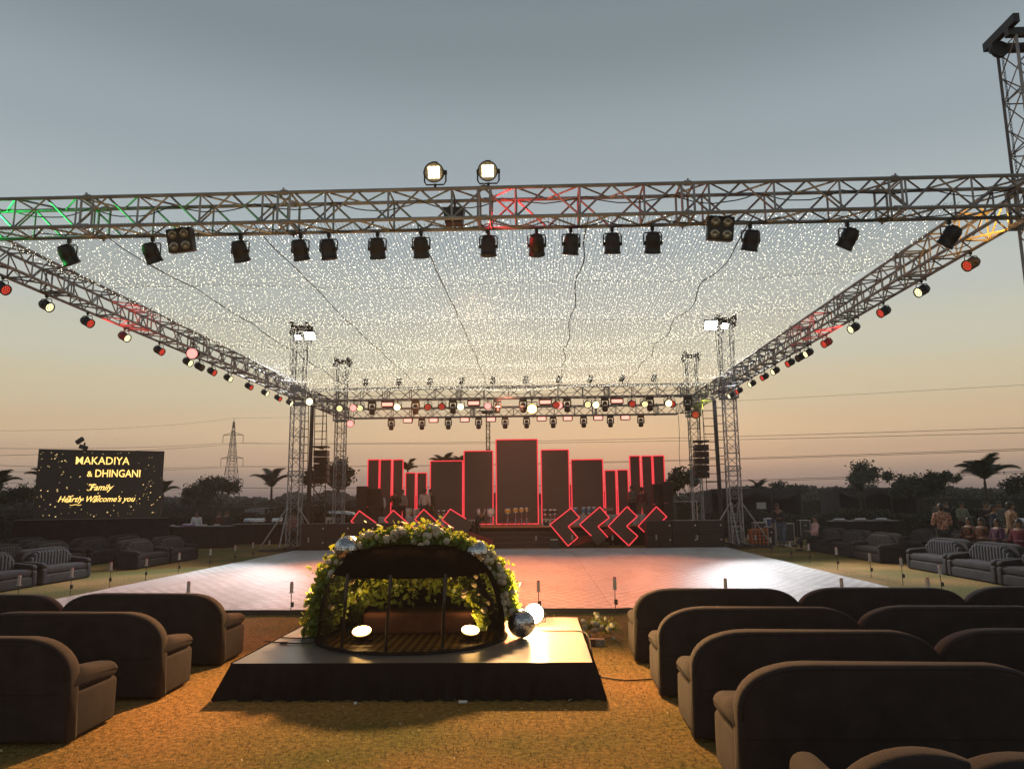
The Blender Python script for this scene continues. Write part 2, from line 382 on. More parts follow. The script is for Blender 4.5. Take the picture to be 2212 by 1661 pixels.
rs=truss('short right side truss joining the two cross trusses of the stage',(RX,YB+.3,TZ),(RX,YR-.3,TZ),TW,half=.5)
# loose cables wound along the trusses
def cable_run(name,label,A,B,sag,n,r=.008,seed=1,cat='cable',jit=.05):
    A=Vector(A);B=Vector(B); rnd=random.Random(seed); m=MB(); pts=[]
    N=n*8
    for i in range(N+1):
        t=i/N; ph=(t*n)%1; s=sag*(.4+rnd.random()*0+.6*abs(math.sin(seed+int(t*n)*2.3)))
        p=A.lerp(B,t); p.z-=s*4*ph*(1-ph); p+=Vector((rnd.uniform(-1,1),rnd.uniform(-1,1),rnd.uniform(-.5,.5)))*jit*.3
        pts.append(p)
    m.tube(pts,r,4); o=m.build(name,M_rubber,None); 
    return tag(o,label,cat)
cable_run('power_cable','black cable looping along the top chord of the front truss',(LX,YF+.1,TZ+.20),(RX,YF+.1,TZ+.20),.16,13,.009,3)
cable_run('power_cable','black cable tied along the lower chords of the front truss',(LX,YF+.16,TZ-.17),(RX,YF+.16,TZ-.17),.10,19,.009,5)
cable_run('power_cable','black cable strung along the left side truss',(LX+.1,YF+1,TZ-.15),(LX+.1,YB,TZ-.15),.14,24,.008,6)
cable_run('power_cable','black cable strung along the right side truss',(RX-.1,YF+1,TZ-.15),(RX-.1,YB,TZ-.15),.14,24,.008,8)
cable_run('power_cable','black cable looping through the back cross truss',(LX+.5,YB-.1,TZ+.1),(RX-.5,YB-.1,TZ+.1),.22,16,.010,9)

# ---------------------------------------------------------------- towers
def tower(x,y,top,label,z0=.12,near=False,legs=(1,1),base=True):
    root=thing('truss_tower',label,'tower',(x,y,0)); w=.46
    c,l,j=lattice((0,0,z0),(0,0,top),w,up=(0,1,0),half=.42,xl=True,rc=.025,rl=.012)
    c.add(j.v,j.f); c.build('mast_tubes',M_truss,root); l.build('mast_lacing',M_truss,root)
    h=MB(); h.box((.05,-.2,top+.06),(.8,.10,.12)); h.box((.05,.2,top+.06),(.8,.10,.12)); h.box((-.30,0,top+.19),(.09,.78,.14)); h.box((.34,0,top+.17),(.09,.8,.10)); h.build('head_beam',M_blackm,root)
    Rm=Matrix.Rotation(PI/2,3,'X')
    for sx in(-1,1): p=MB(); p.lathe([(.02,-.03),(.13,-.03),(.13,-.02),(.10,0),(.13,.02),(.13,.03),(.02,.03)],(sx*.36,-.02,top-.10),14,Rm); p.build('pulley',M_blackm,root)
    # sleeve block that carries the grid
    s=MB(); q=w/2+.07
    for z in(TZ-.30,TZ+.30):
        for sx in(-1,1): s.box((sx*q,0,z),(.06,2*q+.06,.08)); s.box((0,sx*q,z+.0),(2*q-.06,.06,.08))
    for sx in(-1,1):
        for sy in(-1,1): s.box((sx*q,sy*q,TZ),(.05,.05,.52)); 
    s.build('sleeve_block',M_truss,root)
    for k,(sx,sy) in enumerate(((-.42,-.05),(-.30,.02),(.36,0))):
        ch=MB(); zz=top-.2; zb=TZ+.3; i=0
        if near:
            while zz>zb:
                a=Vector((sx,sy,zz)); r=.022
                pts=[a+Vector((math.cos(t)*.016,0,math.sin(t)*.03)) if i%2 else a+Vector((0,math.cos(t)*.016,math.sin(t)*.03)) for t in [2*PI*g/8 for g in range(9)]]
                ch.tube(pts,.0055,4); zz-=.048; i+=1
        else: ch.bar((sx,sy,zz),(sx*.8,sy,zb),.012,4)
        ch.build('hoist_chain',M_blackm,root)
    if base:
        b=MB()
        for sx in(-1,1): b.box((0,sx*.22,.06),(2.6,.09,.09)); b.box((sx*.22,0,.155),(.08,2.2,.08))
        b.build('base_frame',M_blackm,root)
        for dx,dy in((-1.25,-.2),(1.25,-.2),(-.2,-1.05),(.2,1.05)):
            g=MB(); g.bar((dx,dy,.2),(max(-.23,min(.23,dx)),max(-.23,min(.23,dy)),1.75),.03,6); g.build('brace',M_truss,root)
    return root
tower(7.64,10.80,8.85,'tall truss tower at the near right corner with hoist chains',near=True)
tower(-9.85,30.1,9.15,'left back truss tower with a floodlight on top, beside the stage',near=False)
tower(7.86,30.1,9.15,'right back truss tower with the brightest floodlight on top',near=False)
tower(-9.75,36.5,8.9,'left rear truss tower standing behind the hanging speaker array',z0=.9,base=False)
tower(7.75,36.5,8.9,'right rear truss tower standing behind the hanging speaker array',z0=.9,base=False)

# ladders & dark masts by the back towers
def ladder(a,b,w,label):
    root=thing('ladder',label,'ladder',a); m=MB(); m.bar((-w/2,0,0),Vector(b)-Vector(a)+Vector((-w/2,0,0)),.018,5); m.bar((w/2,0,0),Vector(b)-Vector(a)+Vector((w/2,0,0)),.018,5)
    m.build('rails',M_blackm,root); r=MB(); n=18; d=Vector(b)-Vector(a)
    for i in range(1,n): p=d*(i/n); r.bar(p+Vector((-w/2,0,0)),p+Vector((w/2,0,0)),.016,5)
    r.build('rungs',M_blackm,root)
def mast(a,b,label):
    root=thing('steel_mast',label,'mast',a); m=MB(); d=Vector(b)-Vector(a)
    m.bar((0,0,0),d,.085,8); m.build('pole',M_blackm,root); f=MB(); f.box((0,0,.02),(.4,.4,.04)); f.build('foot_plate',M_blackm,root)
for (xa,ya,xb,yb,w,Y,side,dx) in((655,1150,672,866,.42,30.9,'left',-0.1),(1478,0,0,0,.42,30.9,'right',0)):
    pass
a=D(650,1192,30.8); b=D(658,866,30.8); 
ladder((a.x+.05,30.8,0),(b.x,30.8,6.0),.36,'narrow ladder between the left back tower and the dark mast')
ladder((D(690,1130,31.0).x,31.0,0),(D(693,880,31).x,31.0,5.9),.50,'wide rung ladder right of the dark left mast')
mast((D(664,1180,30.9).x,30.9,0),(D(675,870,30.9).x,30.9,6.0),'dark steel mast beside the left back tower')
ladder((D(1565,1180,30.8).x,30.8,0),(D(1553,866,30.8).x,30.8,6.0),.30,'narrow ladder between the right back tower and the dark mast')
ladder((D(1545,1150,31.0).x,31.0,0),(D(1530,870,31).x,31.0,5.9),.50,'wide rung ladder left of the dark right mast')
mast((D(1562,1180,30.9).x,30.9,0),(D(1543,870,30.9).x,30.9,6.0),'dark steel mast beside the right back tower')

# ---------------------------------------------------------------- fairy light canopy
def canopy():
    x0,x1,y0,y1=-9.15,6.80,11.35,29.5
    root=thing('fairy_light_canopy','huge net canopy of thousands of warm fairy lights stretched between the trusses','light canopy',(0,0,6.3),0)
    ys=[11.35,15.0,18.2,21.4,24.6,27.6,29.5]
    def z(x,y):
        for a,b in zip(ys,ys[1:]):
            if y<=b+1e-6: t=(y-a)/(b-a); break
        zz=(6.50-6.3)+ -.11*4*t*(1-t)*(1+.25*math.sin(x*1.3+a)) -.05*math.sin(x*.9+y*.3) - .03*noise.noise(Vector((x,y,0)))
        if y>27.6: zz+= .0
        return zz-.10*math.sin(PI*(x-x0)/(x1-x0))
    ns=262; w=MB(); C=[]
    V=[];F=[]
    nseg=34
    yy=np.linspace(y0,y1,nseg+1); r=.0034
    for i in range(ns):
        x=x0+(x1-x0)*(i+.5)/ns; ph=random.random()*9; pts=[]
        for y in yy:
            xx=x+.018*noise.noise(Vector((x*3,y*1.7,ph)))+ .02*noise.noise(Vector((x*.7,y*.5,2)))
            pts.append((xx,y,z(xx,y)))
        o=len(V)
        for p in pts: V+= [(p[0]-r,p[1],p[2]-r*.6),(p[0]+r,p[1],p[2]-r*.6),(p[0],p[1],p[2]+r)]
        for k in range(nseg):
            for e in range(3): F.append((o+k*3+e,o+k*3+(e+1)%3,o+(k+1)*3+(e+1)%3,o+(k+1)*3+e))
        y=y0+random.random()*.5
        while y<y1:
            k=min(nseg-1,int((y-y0)/(y1-y0)*nseg)); a,b=pts[k],pts[k+1]; t=(y-a[1])/(b[1]-a[1])
            C.append((a[0]+(b[0]-a[0])*t,y,a[2]+(b[2]-a[2])*t-.012)); y+=random.uniform(.09,.30)
    npmesh('net_wires',V,F,M_rubber,root)
    C=np.array(C); cams=np.sqrt(C[:,0]**2+C[:,1]**2); 
    order=np.argsort(C[:,1]); near=order[:100]; rest=order[100:]
    octv=np.array([(1,0,0),(-1,0,0),(0,1,0),(0,-1,0),(0,0,1),(0,0,-1)],float); octf=np.array([(0,2,4),(2,1,4),(1,3,4),(3,0,4),(2,0,5),(1,2,5),(3,1,5),(0,3,5)])
    n=len(rest); C[rest]+=rng.normal(0,1,(n,3))*np.array([.03,.0,.018]); rb=rng.uniform(.0045,.0090,n)*(1+.1*(C[rest][:,1]-11)/18); v=(C[rest][:,None,:]+octv[None]*rb[:,None,None]).reshape(-1,3); f=(octf[None]+6*np.arange(n)[:,None,None]).reshape(-1,3)
    o=npmesh('bulbs',v,f,E_bulb,root); tag(o,kind='stuff')
    me=None
    for q in near:
        if me is None:
            b=npmesh('bulb',octv*.0095,octf,E_bulb,root); me=b
        else: b=me.copy(); COL.objects.link(b); b.parent=root
        b.location=C[q]
    for X in (-7.2,-4.55,-1.85,.9,3.55):
        s=MB()
        for rep in range(1):
            pts=[]; yk=y0
            while yk<=y1: pts.append((X+.03*math.sin(yk*2)+rep*.012+.05*noise.noise(Vector((X,yk,0))),yk,z(X,yk)-.02-rep*.01)); yk+=.35
            s.tube(pts,.011,4)
        s.build('seam_cable',M_rubber,root)
    for y in ys[1:-1]:
        c=MB(); c.tube([(x0+(x1-x0)*i/20,y,z(x0+(x1-x0)*i/20,y)+.0) for i in range(21)],.0035,4)
        c.build('cross_wire',M_rubber,root)
canopy()
lamp('added_canopy_spot','SPOT',(-1.2,15.2,6.12),(-1.2,5.8,0),12500,(1,.55,.22),bpy.data.objects['fairy_light_canopy'],50,.6,.3).location=(-1.2,15.2,-.18)  # added spot beside the bulbs; lights the near lawn and casts the dome's shadow

# ---------------------------------------------------------------- stage lights
def par_proto(kind):
    root=thing('par_can','x','spotlight'); 
    cl=MB(); cl.box((0,0,-.03),(.05,.05,.06)); cl.lathe([(.012,-.10),(.012,0)],(0,0,0),8); cl.build('clamp',M_black,root)
    yk=MB(); yk.tube([(-.135,0,-.27),(-.135,0,-.12),(-.12,0,-.095),(.12,0,-.095),(.135,0,-.12),(.135,0,-.27)],.011,6); yk.build('yoke',M_blackm,root)
    bd=MB(); bd.lathe([(.05,-.17),(.085,-.165),(.095,-.13),(.112,-.11),(.118,.02),(.118,.12),(.128,.125),(.128,.15),(.116,.15),(.112,.125)],(0,0,0),18)
    for sx in(-1,1): bd.lathe([(.012,0),(.03,0),(.03,.03),(.012,.03)],(sx*.115,0,0),8,Matrix.Rotation(sx*PI/2,3,'Y'))
    bd.box((0,.10,-.06),(.05,.06,.10))
    b=bd.build('housing',M_black,root,True); b.location=(0,0,-.26)
    ln=MB()
    if kind=='off': ln.lathe([(.001,.128),(.108,.126)],(0,0,0),16,cap=False); ln.build('lens',M_glass,b)
    elif kind in('red','yellow'):
        ln.lathe([(.001,.122),(.110,.120)],(0,0,0),16,cap=False); ln.build('lens',emat('lens_dim_'+kind,(1,.015,.02) if kind=='red' else (1,.75,.3),.75 if kind=='red' else 1.2,False),b)
        led=MB()
        for (ra,nn_) in((0,1),(.045,6),(.085,12)):
            for q in range(nn_): led.lathe([(.013,.124),(.013,.134)],(ra*math.cos(2*PI*q/nn_),ra*math.sin(2*PI*q/nn_),0),6)
        led.build('led_array',E_red if kind=='red' else E_yel,b)
    else:
        ln.lathe([(.001,.135),(.112,.130)],(0,0,0),16,cap=False); ln.build('lens',{'white':E_white,'hotred':E_redhot,'warm':E_yel,'amber':E_amber}[kind],b)
    return root
PARS={k:par_proto(k) for k in('off','red','yellow','hotred','warm','amber')}
def aim(o,direction):
    h=[c for c in o.children if c.name.startswith('housing')][0]
    d=Vector(direction).normalized(); h.rotation_euler=d.to_track_quat('Z','Y').to_euler()
    return o
def par(kind,p,d,label,group=None,s=1.25,upside=False):
    o=inst(PARS[kind],p,math.atan2(-d[0],d[1]) if 0 else 0,label); o.scale=(s,s,s)
    if group: o['group']=group
    if upside: o.rotation_euler=(PI,0,0); d=(d[0],-d[1],-d[2])
    aim(o,d); return o
ZB=TZ-TW/2-.03
xs=[151,331,521,650,711,816,910,1055,1159,1233,1322,1409,1620,1830,2050]
tl=[(.35,.5,-1),(.3,.5,-1),(.1,.6,-1),(.1,.5,-1),(.08,.3,-1),(0,.5,-1),(0,.5,-1),(0,.2,-1),(0,.7,-.9),(-.1,.3,-1),(0,.3,-1),(0,.5,-1),(-.15,.4,-1),(-.5,.5,-1),(-.6,.6,-1)]
for i,(x,t) in enumerate(zip(xs,tl)):
    p=D(x,503-(x-1106)*.012,YF+.23); par('off',(p.x,YF+.22,ZB),t,'black spotlight hanging unlit under the front truss, %s from the left'%ORD[i],'unlit spotlights under the front truss',1.0)
# four lamp blinders
def blinder(px,label,tilt):
    p=D(px,495,YF+.2); root=thing('blinder_light',label,'stage light',(p.x,YF+.1,ZB+.05))
    b=MB(); R=Matrix.Rotation(rad(tilt[0]),3,'X')@Matrix.Rotation(rad(tilt[1]),3,'Y'); c=Vector((0,-.1,-.19))
    b.rbox(c,(.38,.16,.36),.02,2,R); b.build('housing',M_black,root)
    y=MB(); y.tube([(-.21,0,-.15),(-.21,0,-.01),(.21,0,-.01),(.21,0,-.15)],.01,5); y.build('yoke',M_blackm,root)
    for sx in(-1,1):
        for sz in(-1,1):
            g=MB(); g.lathe([(.07,.083),(.066,.09),(.035,.086),(.001,.084)],c+R@Vector((sx*.09,0,sz*.09)),14,R@Matrix.Rotation(PI/2,3,'X'),cap=False); g.build('lens',M_glass,root,True)
blinder(407,'four lamp blinder light under the left part of the front truss',(12,-6))
blinder(1548,'four lamp blinder light under the right part of the front truss',(10,5))
# two lit warm spots standing on the front truss, facing the camera
for px,py,lb,tx in((940,383,'left one of the two glowing warm spotlights on top of the front truss',-3.2),(1055,383,'right one of the two glowing warm spotlights on top of the front truss',1.0)):
    q=D(px,402,YF-.2); root=thing('par_can',lb,'spotlight',(q.x,YF-.2,TZ+TW/2+.03),0,'warm spotlights on top of the front truss')
    y=MB(); y.tube([(-.16,0,.25),(-.16,0,.10),(-.13,0,.05),(.13,0,.05),(.16,0,.10),(.16,0,.25)],.012,6); y.lathe([(.02,-.02),(.02,.06)],(0,0,0),8); y.build('yoke',M_blackm,root)
    d=Vector((0,-1,-.42)).normalized(); h=MB(); h.lathe([(.05,-.2),(.09,-.19),(.12,-.13),(.135,-.05),(.14,.15),(.15,.155),(.15,.18),(.135,.18),(.13,.15)],(0,0,0),18)
    for sx in(-1,1): h.lathe([(.015,0),(.035,0),(.035,.04),(.015,.04)],(sx*.135,0,0),8,Matrix.Rotation(sx*PI/2,3,'Y'))
    h.box((0,.145,.0),(.07,.03,.12))
    ho=h.build('housing',M_black,root,True,(0,0,.24)); ho.rotation_euler=d.to_track_quat('Z','Y').to_euler()
    ln=MB(); ln.lathe([(.001,.150),(.133,.148)],(0,0,0),18,cap=False); ln.build('reflector',emat('par_rim',(1,.42,.10),.9,False),ho)
    for ax_ in(-1,0,1):
        for ay_ in(-1,0,1):
            if ax_*ay_==0 or 1: ln=MB(); ln.rbox((ax_*.058,ay_*.058,.158),(.054,.054,.012),.008,1); ln.build('lens',emat('par_glow',(1,.78,.42),12,False),ho)
    lamp('spot_lamp','SPOT',(0,-.22,.12),(tx-q.x,3.4-YF,-6.4),160,(1,.46,.13),root,88,.9,.12)
# small black box inside the front truss
bb=D(981,462,YF); t_=thing('driver_box','small black control box hanging inside the front truss','control box',(bb.x,YF,TZ-.12))
m=MB(); m.prism([(-.13,-.1,-.12),(.13,-.1,-.12),(.16,-.1,.12),(-.16,-.1,.12)],(0,.2,0)); m.build('case',M_black,t_); m=MB(); m.bar((0,0,.12),(0,0,.32),.01,5); m.build('hanger',M_blackm,t_)
# pars on the side trusses
LP=[(5,592,'red'),(100,632,'yellow'),(188,672,'red'),(268,707,'yellow'),(343,738,'red'),(405,764,'yellow'),(430,773,'off'),(457,788,'red'),(492,803,'yellow'),(537,821,'red'),(572,835,'yellow'),(600,846,'red'),(625,857,'yellow')]
CN={'red':'glowing red','yellow':'glowing yellow','off':'dark unlit','hotred':'bright red','warm':'warm white','amber':'amber'}
for i,(x,y,k) in enumerate(LP):
    p=XP(x,y,LX-.22); Y=p.y
    par(k,(LX-.2,Y,ZB),(1,-.22,-.5),'%s par light under the left side truss, %s counting back from the camera'%(CN[k],ORD[i]),'par lights under the left side truss',.80)
RP=[(2096,547,'red'),(1990,606,'yellow'),(1908,652,'red'),(1843,688,'yellow'),(1785,724,'red'),(1745,746,'yellow'),(1728,756,'off'),(1706,767,'red'),(1674,788,'yellow'),(1651,803,'red'),(1624,818,'yellow'),(1596,834,'red'),(1579,846,'yellow')]
for i,(x,y,k) in enumerate(RP):
    p=XP(x,y,RX+.2)
    par(k,(RX+.2,p.y,ZB),(-1,-.25,-.5),'%s par light under the right side truss, %s counting back from the camera'%(CN[k],ORD[i]),'par lights under the right side truss',.80)
p=XP(418,746,LX+.2); par('hotred',(LX+.2,p.y,TZ-.05),(.3,-1,-.1),'bright red par light mounted inside the left side truss','',1.2)
p=XP(675,812,LX+.1); par('warm',(LX+.35,29.2,TZ-.02),(.1,-1,-.1),'warm white par light at the back end of the left side truss','',1.2)
# added coloured spots that rake the trusses, set in no fixture
def rake(x,y,z,tx,ty,tz,e,c,ang=70): lamp('added_truss_uplight','SPOT',(x,y,z),(tx,ty,tz),e,c,None,ang,.8,.05)
RAKES=[((-9.3,10.62,6.12),(-6.0,10.6,6.42),330,(.03,1,.15),70),((-.9,10.62,6.10),(1.6,10.6,6.35),150,(1,.03,.03),95),((7.2,11.0,6.12),(7.22,13.5,6.3),200,(1,.42,.04),100),
 ((-9.6,15.5,5.6),(-9.4,17.5,6.4),200,(1,.05,.04),90),((7.5,17.5,5.7),(7.2,20,6.4),260,(1,.05,.04),90),((7.0,30.8,5.7),(7.2,33,6.3),120,(.9,1,.1),90)]
# moving heads
def mover_proto():
    root=thing('moving_head_light','x','stage light'); 
    b=MB(); b.rbox((0,0,-.07),(.30,.24,.13),.02,2); b.lathe([(.02,0),(.02,.06)],(-.08,0,0),6); b.lathe([(.02,0),(.02,.06)],(.08,0,0),6); b.build('base_box',M_black,root)
    for s in(-1,1): y=MB(); y.rbox((s*.145,0,-.27),(.05,.13,.28),.02,2); y.build('yoke_arm',M_black,root)
    h=MB(); h.lathe([(.05,-.58),(.10,-.56),(.118,-.50),(.115,-.42),(.10,-.36)],(0,0,0),14); h.lathe([(.095,-.31),(.09,-.22),(.05,-.17)],(0,0,0),14); h.build('head',M_black,root,True)
    w=MB(); w.lathe([(.100,-.36),(.112,-.345),(.112,-.325),(.095,-.31)],(0,0,0),14,cap=False); w.build('trim_band',M_white,root,True)
    return root
MOV=mover_proto()
for crop,lst in((1250,(330,688,997,1363)),(1900,(137,500,812,1182,1497))):
    for z_ in lst:
        xf=(crop+z_/2.2143)*.57604; p=D(xf,866,YB); i=(0 if crop==1250 else 4)+lst.index(z_)
        inst(MOV,(p.x,YB-.15,ZB),0,'black moving head light under the back cross truss, %s from the left'%ORD[i]).scale=(1.02,)*3
for crop,lst in((1250,(487,740,958,1208,1427)),(1900,(165,385,637,858,1110))):
    for z_ in lst:
        xf=(crop+z_/2.2143)*.57604; p=D(xf,905,YR); i=(0 if crop==1250 else 5)+lst.index(z_)
        inst(MOV,(p.x,YR-.15,ZB),0,'black moving head light under the rear cross truss, %s from the left'%ORD[i]).scale=(1.02,)*3
for o in bpy.data.objects:
    if o.name.startswith('moving_head'): o['group']='moving head lights of the stage'
for i,(crop,z_) in enumerate([(1250,q) for q in(265,540,800,1063,1325)]+[(1900,q) for q in(160,435,697,963,1228)]):
    p=D((crop+z_/2.2143)*.57604,825,YB); o=par('off',(p.x,YB+.1,TZ+TW/2+.08),(.3,-.6,1),'small dark spotlight on top of the back cross truss, %s from the left'%ORD[i],'dark spotlights on top of the back cross truss',.85,True)
# wash strips
def strip_proto(kind):
    root=thing('wash_light_bar','x','stage light'); b=MB(); b.rbox((0,0,-.15),(.62,.16,.30),.02,2); 
    for s in(-1,1): b.box((s*.33,0,-.12),(.03,.05,.26))
    b.build('housing',mat('red_lit_case',(.06,.02,.02),.5),root)
    e=MB(); e.rbox((0,-.092,-.17 if kind=='a' else -.15),(.56 if kind=='a' else .54,.03,.15 if kind=='a' else .22),.02,2); e.build('lamp_face',emat('wash_face',(1,.36,.27),1.9,True),root); return root
SA=strip_proto('a'); SB=strip_proto('b')
for i,(crop,z_) in enumerate(((1250,460),(1250,1170),(1900,320),(1900,910))):
    p=D((crop+z_/2.2143)*.57604,866,YB); o=inst(SA,(p.x,YB-.2,ZB-.02),0,'glowing red wash light panel under the back cross truss, %s from the left'%ORD[i]); o['group']='red wash panels under the back cross truss'; o.scale=(.78,.8,.95)
for i,(crop,z_) in enumerate([(1250,q) for q in(625,838,1095,1312)]+[(1900,q) for q in(290,505,757,981)]):
    p=D((crop+z_/2.2143)*.57604,905,YR); o=inst(SB,(p.x,YR-.2,ZB-.02),0,'small glowing wash panel under the rear cross truss, %s from the left'%ORD[i]); o['group']='red wash panels under the rear cross truss'; o.scale=(.72,.8,.8)
BP=[(1250,70,'yellow'),(1250,190,'hotred'),(1250,237,'yellow'),(1250,548,'warm'),(1250,793,'red'),(1250,912,'red'),(1250,1062,'warm'),(1250,1287,'hotred'),(1900,208,'amber'),(1900,405,'red'),(1900,432,'hotred'),(1900,665,'yellow'),(1900,733,'warm'),(1900,1028,'red'),(1900,1135,'yellow'),(1900,1325,'warm'),(1900,1358,'red')]
for i,(crop,z_,k) in enumerate(BP):
    p=D((crop+z_/2.2143)*.57604,866,YB); o=par(k,(p.x,YB-.2-(i%2)*.15,ZB),(.05,-1,-.25),'%s par light under the back cross truss, %s from the left'%(CN[k],ORD[i]),'par lights under the back cross truss',1.15 if k!='amber' else 1.6)
p=D(726,888,YR-.3); par('hotred',(LX+.35,YR-.5,ZB+.1),(.2,-1,-.2),'bright red par light at the rear left corner of the stage rig','',1.4)
p=D(1508,858,33); par('red',(RX-.1,33.,ZB),(-.3,-1,-.2),'red par light under the short right side truss of the stage','',1.4)

# ---------------------------------------------------------------- hanging speaker arrays
def array_(cx,Y,ztop,zbot,label,curve):
    root=thing('speaker_array',label,'speaker',(cx,Y,ztop)); n=5; hh=(ztop-zbot-.18)/n
    f=MB(); f.box((0,-.02,-.05),(.60,.5,.07)); f.box((0,0,-.12),(.08,.5,.05)); f.build('rigging_frame',M_blackm,root)
    for i in range(n):
        a=rad(curve*(i-.5)); z=-.18-hh*(i+.5); R=Matrix.Rotation(a,3,'X')
        c=MB(); c.rbox((0,.03*i,z),(.60,.42,hh-.035),.03,3,R); 
        o=c.build('cabinet',M_black,root); g=MB(); g.box((0,-.20+.03*i,z),(.54,.02,hh-.09),R); g.build('grille',mat('speaker_grille',(.02,.02,.02),.8,.2,.3,60,.4),o)
        for s in(-1,1): g=MB(); g.box((s*.26,-.225+.03*i,z+.03),(.015,.01,.03),R); g.build('rivet_plate',M_alu,o)
    c=MB(); c.bar((0,0,-.02),(0.02,0,TZ-.3-ztop),.022,5); c.bar((.25,0,-.02),(.12,.1,TZ-.3-ztop),.006,4); c.build('hoist_chain',M_blackm,root)
a=D(695,963,31.6); b=D(695,1044,31.6); array_(a.x+(D(713,963,31.6).x-a.x)*0,31.6,a.z,b.z,'black hanging line array of speakers at the left of the stage',2)
a=D(1513,951,31.6); b=D(1513,1032,31.6); array_(a.x,31.6,a.z,b.z,'black hanging line array of speakers at the right of the stage',3)
def hang(x0,y0,x1,y1,Y,label):
    a=D(x0,y0,Y); b=D(x1,y1,Y); m=MB(); m.tube([a,a.lerp(b,.3)+Vector((.02,0,0)),a.lerp(b,.6)-Vector((.03,0,0)),b],.012,4); tag(m.build('hanging_cable',M_rubber),label,'cable')
hang(1465,893,1471,1037,36,'thin cable hanging from the rear truss left of the right speaker array')
hang(737,880,737,1050,35.5,'thin cable hanging beside the left rear tower')

# ---------------------------------------------------------------- stage
SD=.80
def stage():
    root=thing('stage_deck','wide black stage with orange carpet edge and front steps','stage',(-1,34.5,0))
    d=MB(); d.box((0,.0,SD/2-.01),(16.4,4.4,SD-.02)); d.build('skirted_body',M_cloth,root)
    t=MB(); t.box((0,0,SD+.003),(16.5,4.5,.03)); t.build('deck_top',mat('orange_carpet',(.42,.15,.06),.9,0,.15,3),root)
    for i in range(3):
        s=MB(); z=SD-.2*(i+1); s.box((0,-2.2-.35*(i+.5)-.003,z/2),(7.6,.345,z)); s.build('step',mat('step_carpet',(.035,.022,.024),.85),root)
        s=MB(); s.box((0,-2.2-.35*(i+1)+.01,z+.012),(7.6,.04,.02)); s.build('step_nosing',mat('nosing',(.10,.07,.07),.5),root)
stage()
def crate(x,y,z,w,d,h,label,m=None,cat='flight case',name='flight_case'):
    root=thing(name,label,cat,(x,y,z)); b=MB(); b.box((0,0,h/2),(w-.02,d-.02,h-.02)); b.build('case_body',m or M_black,root)
    e=MB(); t=.022
    for sx in(-1,1):
        for sy in(-1,1): e.box((sx*(w/2-t/2),sy*(d/2-t/2),h/2),(t,t,h))
        for zz in(t/2,h-t/2): e.box((sx*(w/2-t/2),0,zz),(t*1.05,d-2*t,t*1.05))
    for sy in(-1,1):
        for zz in(t/2,h-t/2): e.box((0,sy*(d/2-t/2),zz),(w-2*t,t*1.1,t*1.1))
    e.build('metal_edging',M_alu,root)
    k=MB(); k.box((0,-d/2-.004,h*.72),(.09,.012,.05)); k.build('latch',M_alu,root); return root
# subwoofer walls
def sub_proto():
    root=thing('subwoofer_cabinet','x','speaker'); b=MB(); b.rbox((0,0,.275),(.98,.7,.54),.012,2); b.build('cabinet',M_black,root)
    g=MB(); g.box((0,-.352,.275),(.93,.012,.49)); g.build('grille',mat('sub_grille',(.026,.020,.020),.8,.1,.15,50,.3),root)
    h=MB(); h.lathe([(.001,0),(.028,0),(.034,.008)],(.40,-.362,.36),12,Matrix.Rotation(PI/2,3,'X'),cap=False); h.build('badge',M_alu,root); return root
SUB=sub_proto()
for side,x0,n in(('left',D(650,1190,29.8).x+.5,4),('right',D(1562,1180,29.9).x-.5,3)):
    for r in range(2):
        for k in range(n):
            x=x0+k*.995 if side=='left' else x0-k*.995
            inst(SUB,(x,30.05,.552*r),0,'black subwoofer in the %s row of the %s speaker wall, %s from the outer end'%(('bottom','top')[r],side,ORD[k]))['group']='subwoofer walls beside the stage'
# screens with red neon
def neon_edge(mb,core,pts,y,r=.030):
    for a,b in zip(pts,pts[1:]):
        mb.bar((a[0],y,a[1]),(b[0],y,b[1]),r,6); core.bar((a[0],y-r*.9,a[1]),(b[0],y-r*.9,b[1]),r*.24,4)
PAN=[(795,820,993),(821.5,846.5,993),(849,871.5,993),(876,898,1021.5),(901,922.5,1021.5),(929.5,1000,996),(1002,1065,974.5),(1071,1161,950),(1168,1228.5,972),(1233,1302,993),(1305.5,1330,1016),(1332.5,1356.5,1015),(1359,1382,985),(1385,1407.5,985),(1409.5,1434,984.5)]
NM=['tall narrow','tall narrow','tall narrow','short narrow','short narrow','wide','broad tall','tallest central','broad tall','wide','short narrow','short narrow','tall narrow','tall narrow','tall narrow']
for i,(a,b,t) in enumerate(PAN):
    Y=35.6+ (0.0 if i==7 else .18*abs(i-7)**.6); p=D(a,t,Y); q=D(b,t,Y); bt_=SD+.03; h=p.z-bt_; w=q.x-p.x; w=max(w,.3)
    root=thing('stage_screen','%s dark stage screen outlined in red neon, %s from the left'%(NM[i],ORD[i]),'screen',((p.x+q.x)/2,Y,bt_),0,'red neon edged screens at the back of the stage')
    s=MB(); s.box((0,.06,h/2),(w-.05,.10,h)); s.build('screen_face',M_ledface,root)
    n=MB(); c=MB(); e=w/2-.01; bo=.02
    neon_edge(n,c,[(-e,bo),(-e,h),(e,h),(e,bo)]+([(-e,bo)] if i in(6,7) else []),-.03,.030)
    n.build('neon_tube',E_neon,root); c.build('neon_core',E_neonc,root)
    s=MB(); s.box((0,.22,h*.4),(w*.5,.2,h*.8)); s.build('support_frame',M_blackm,root)
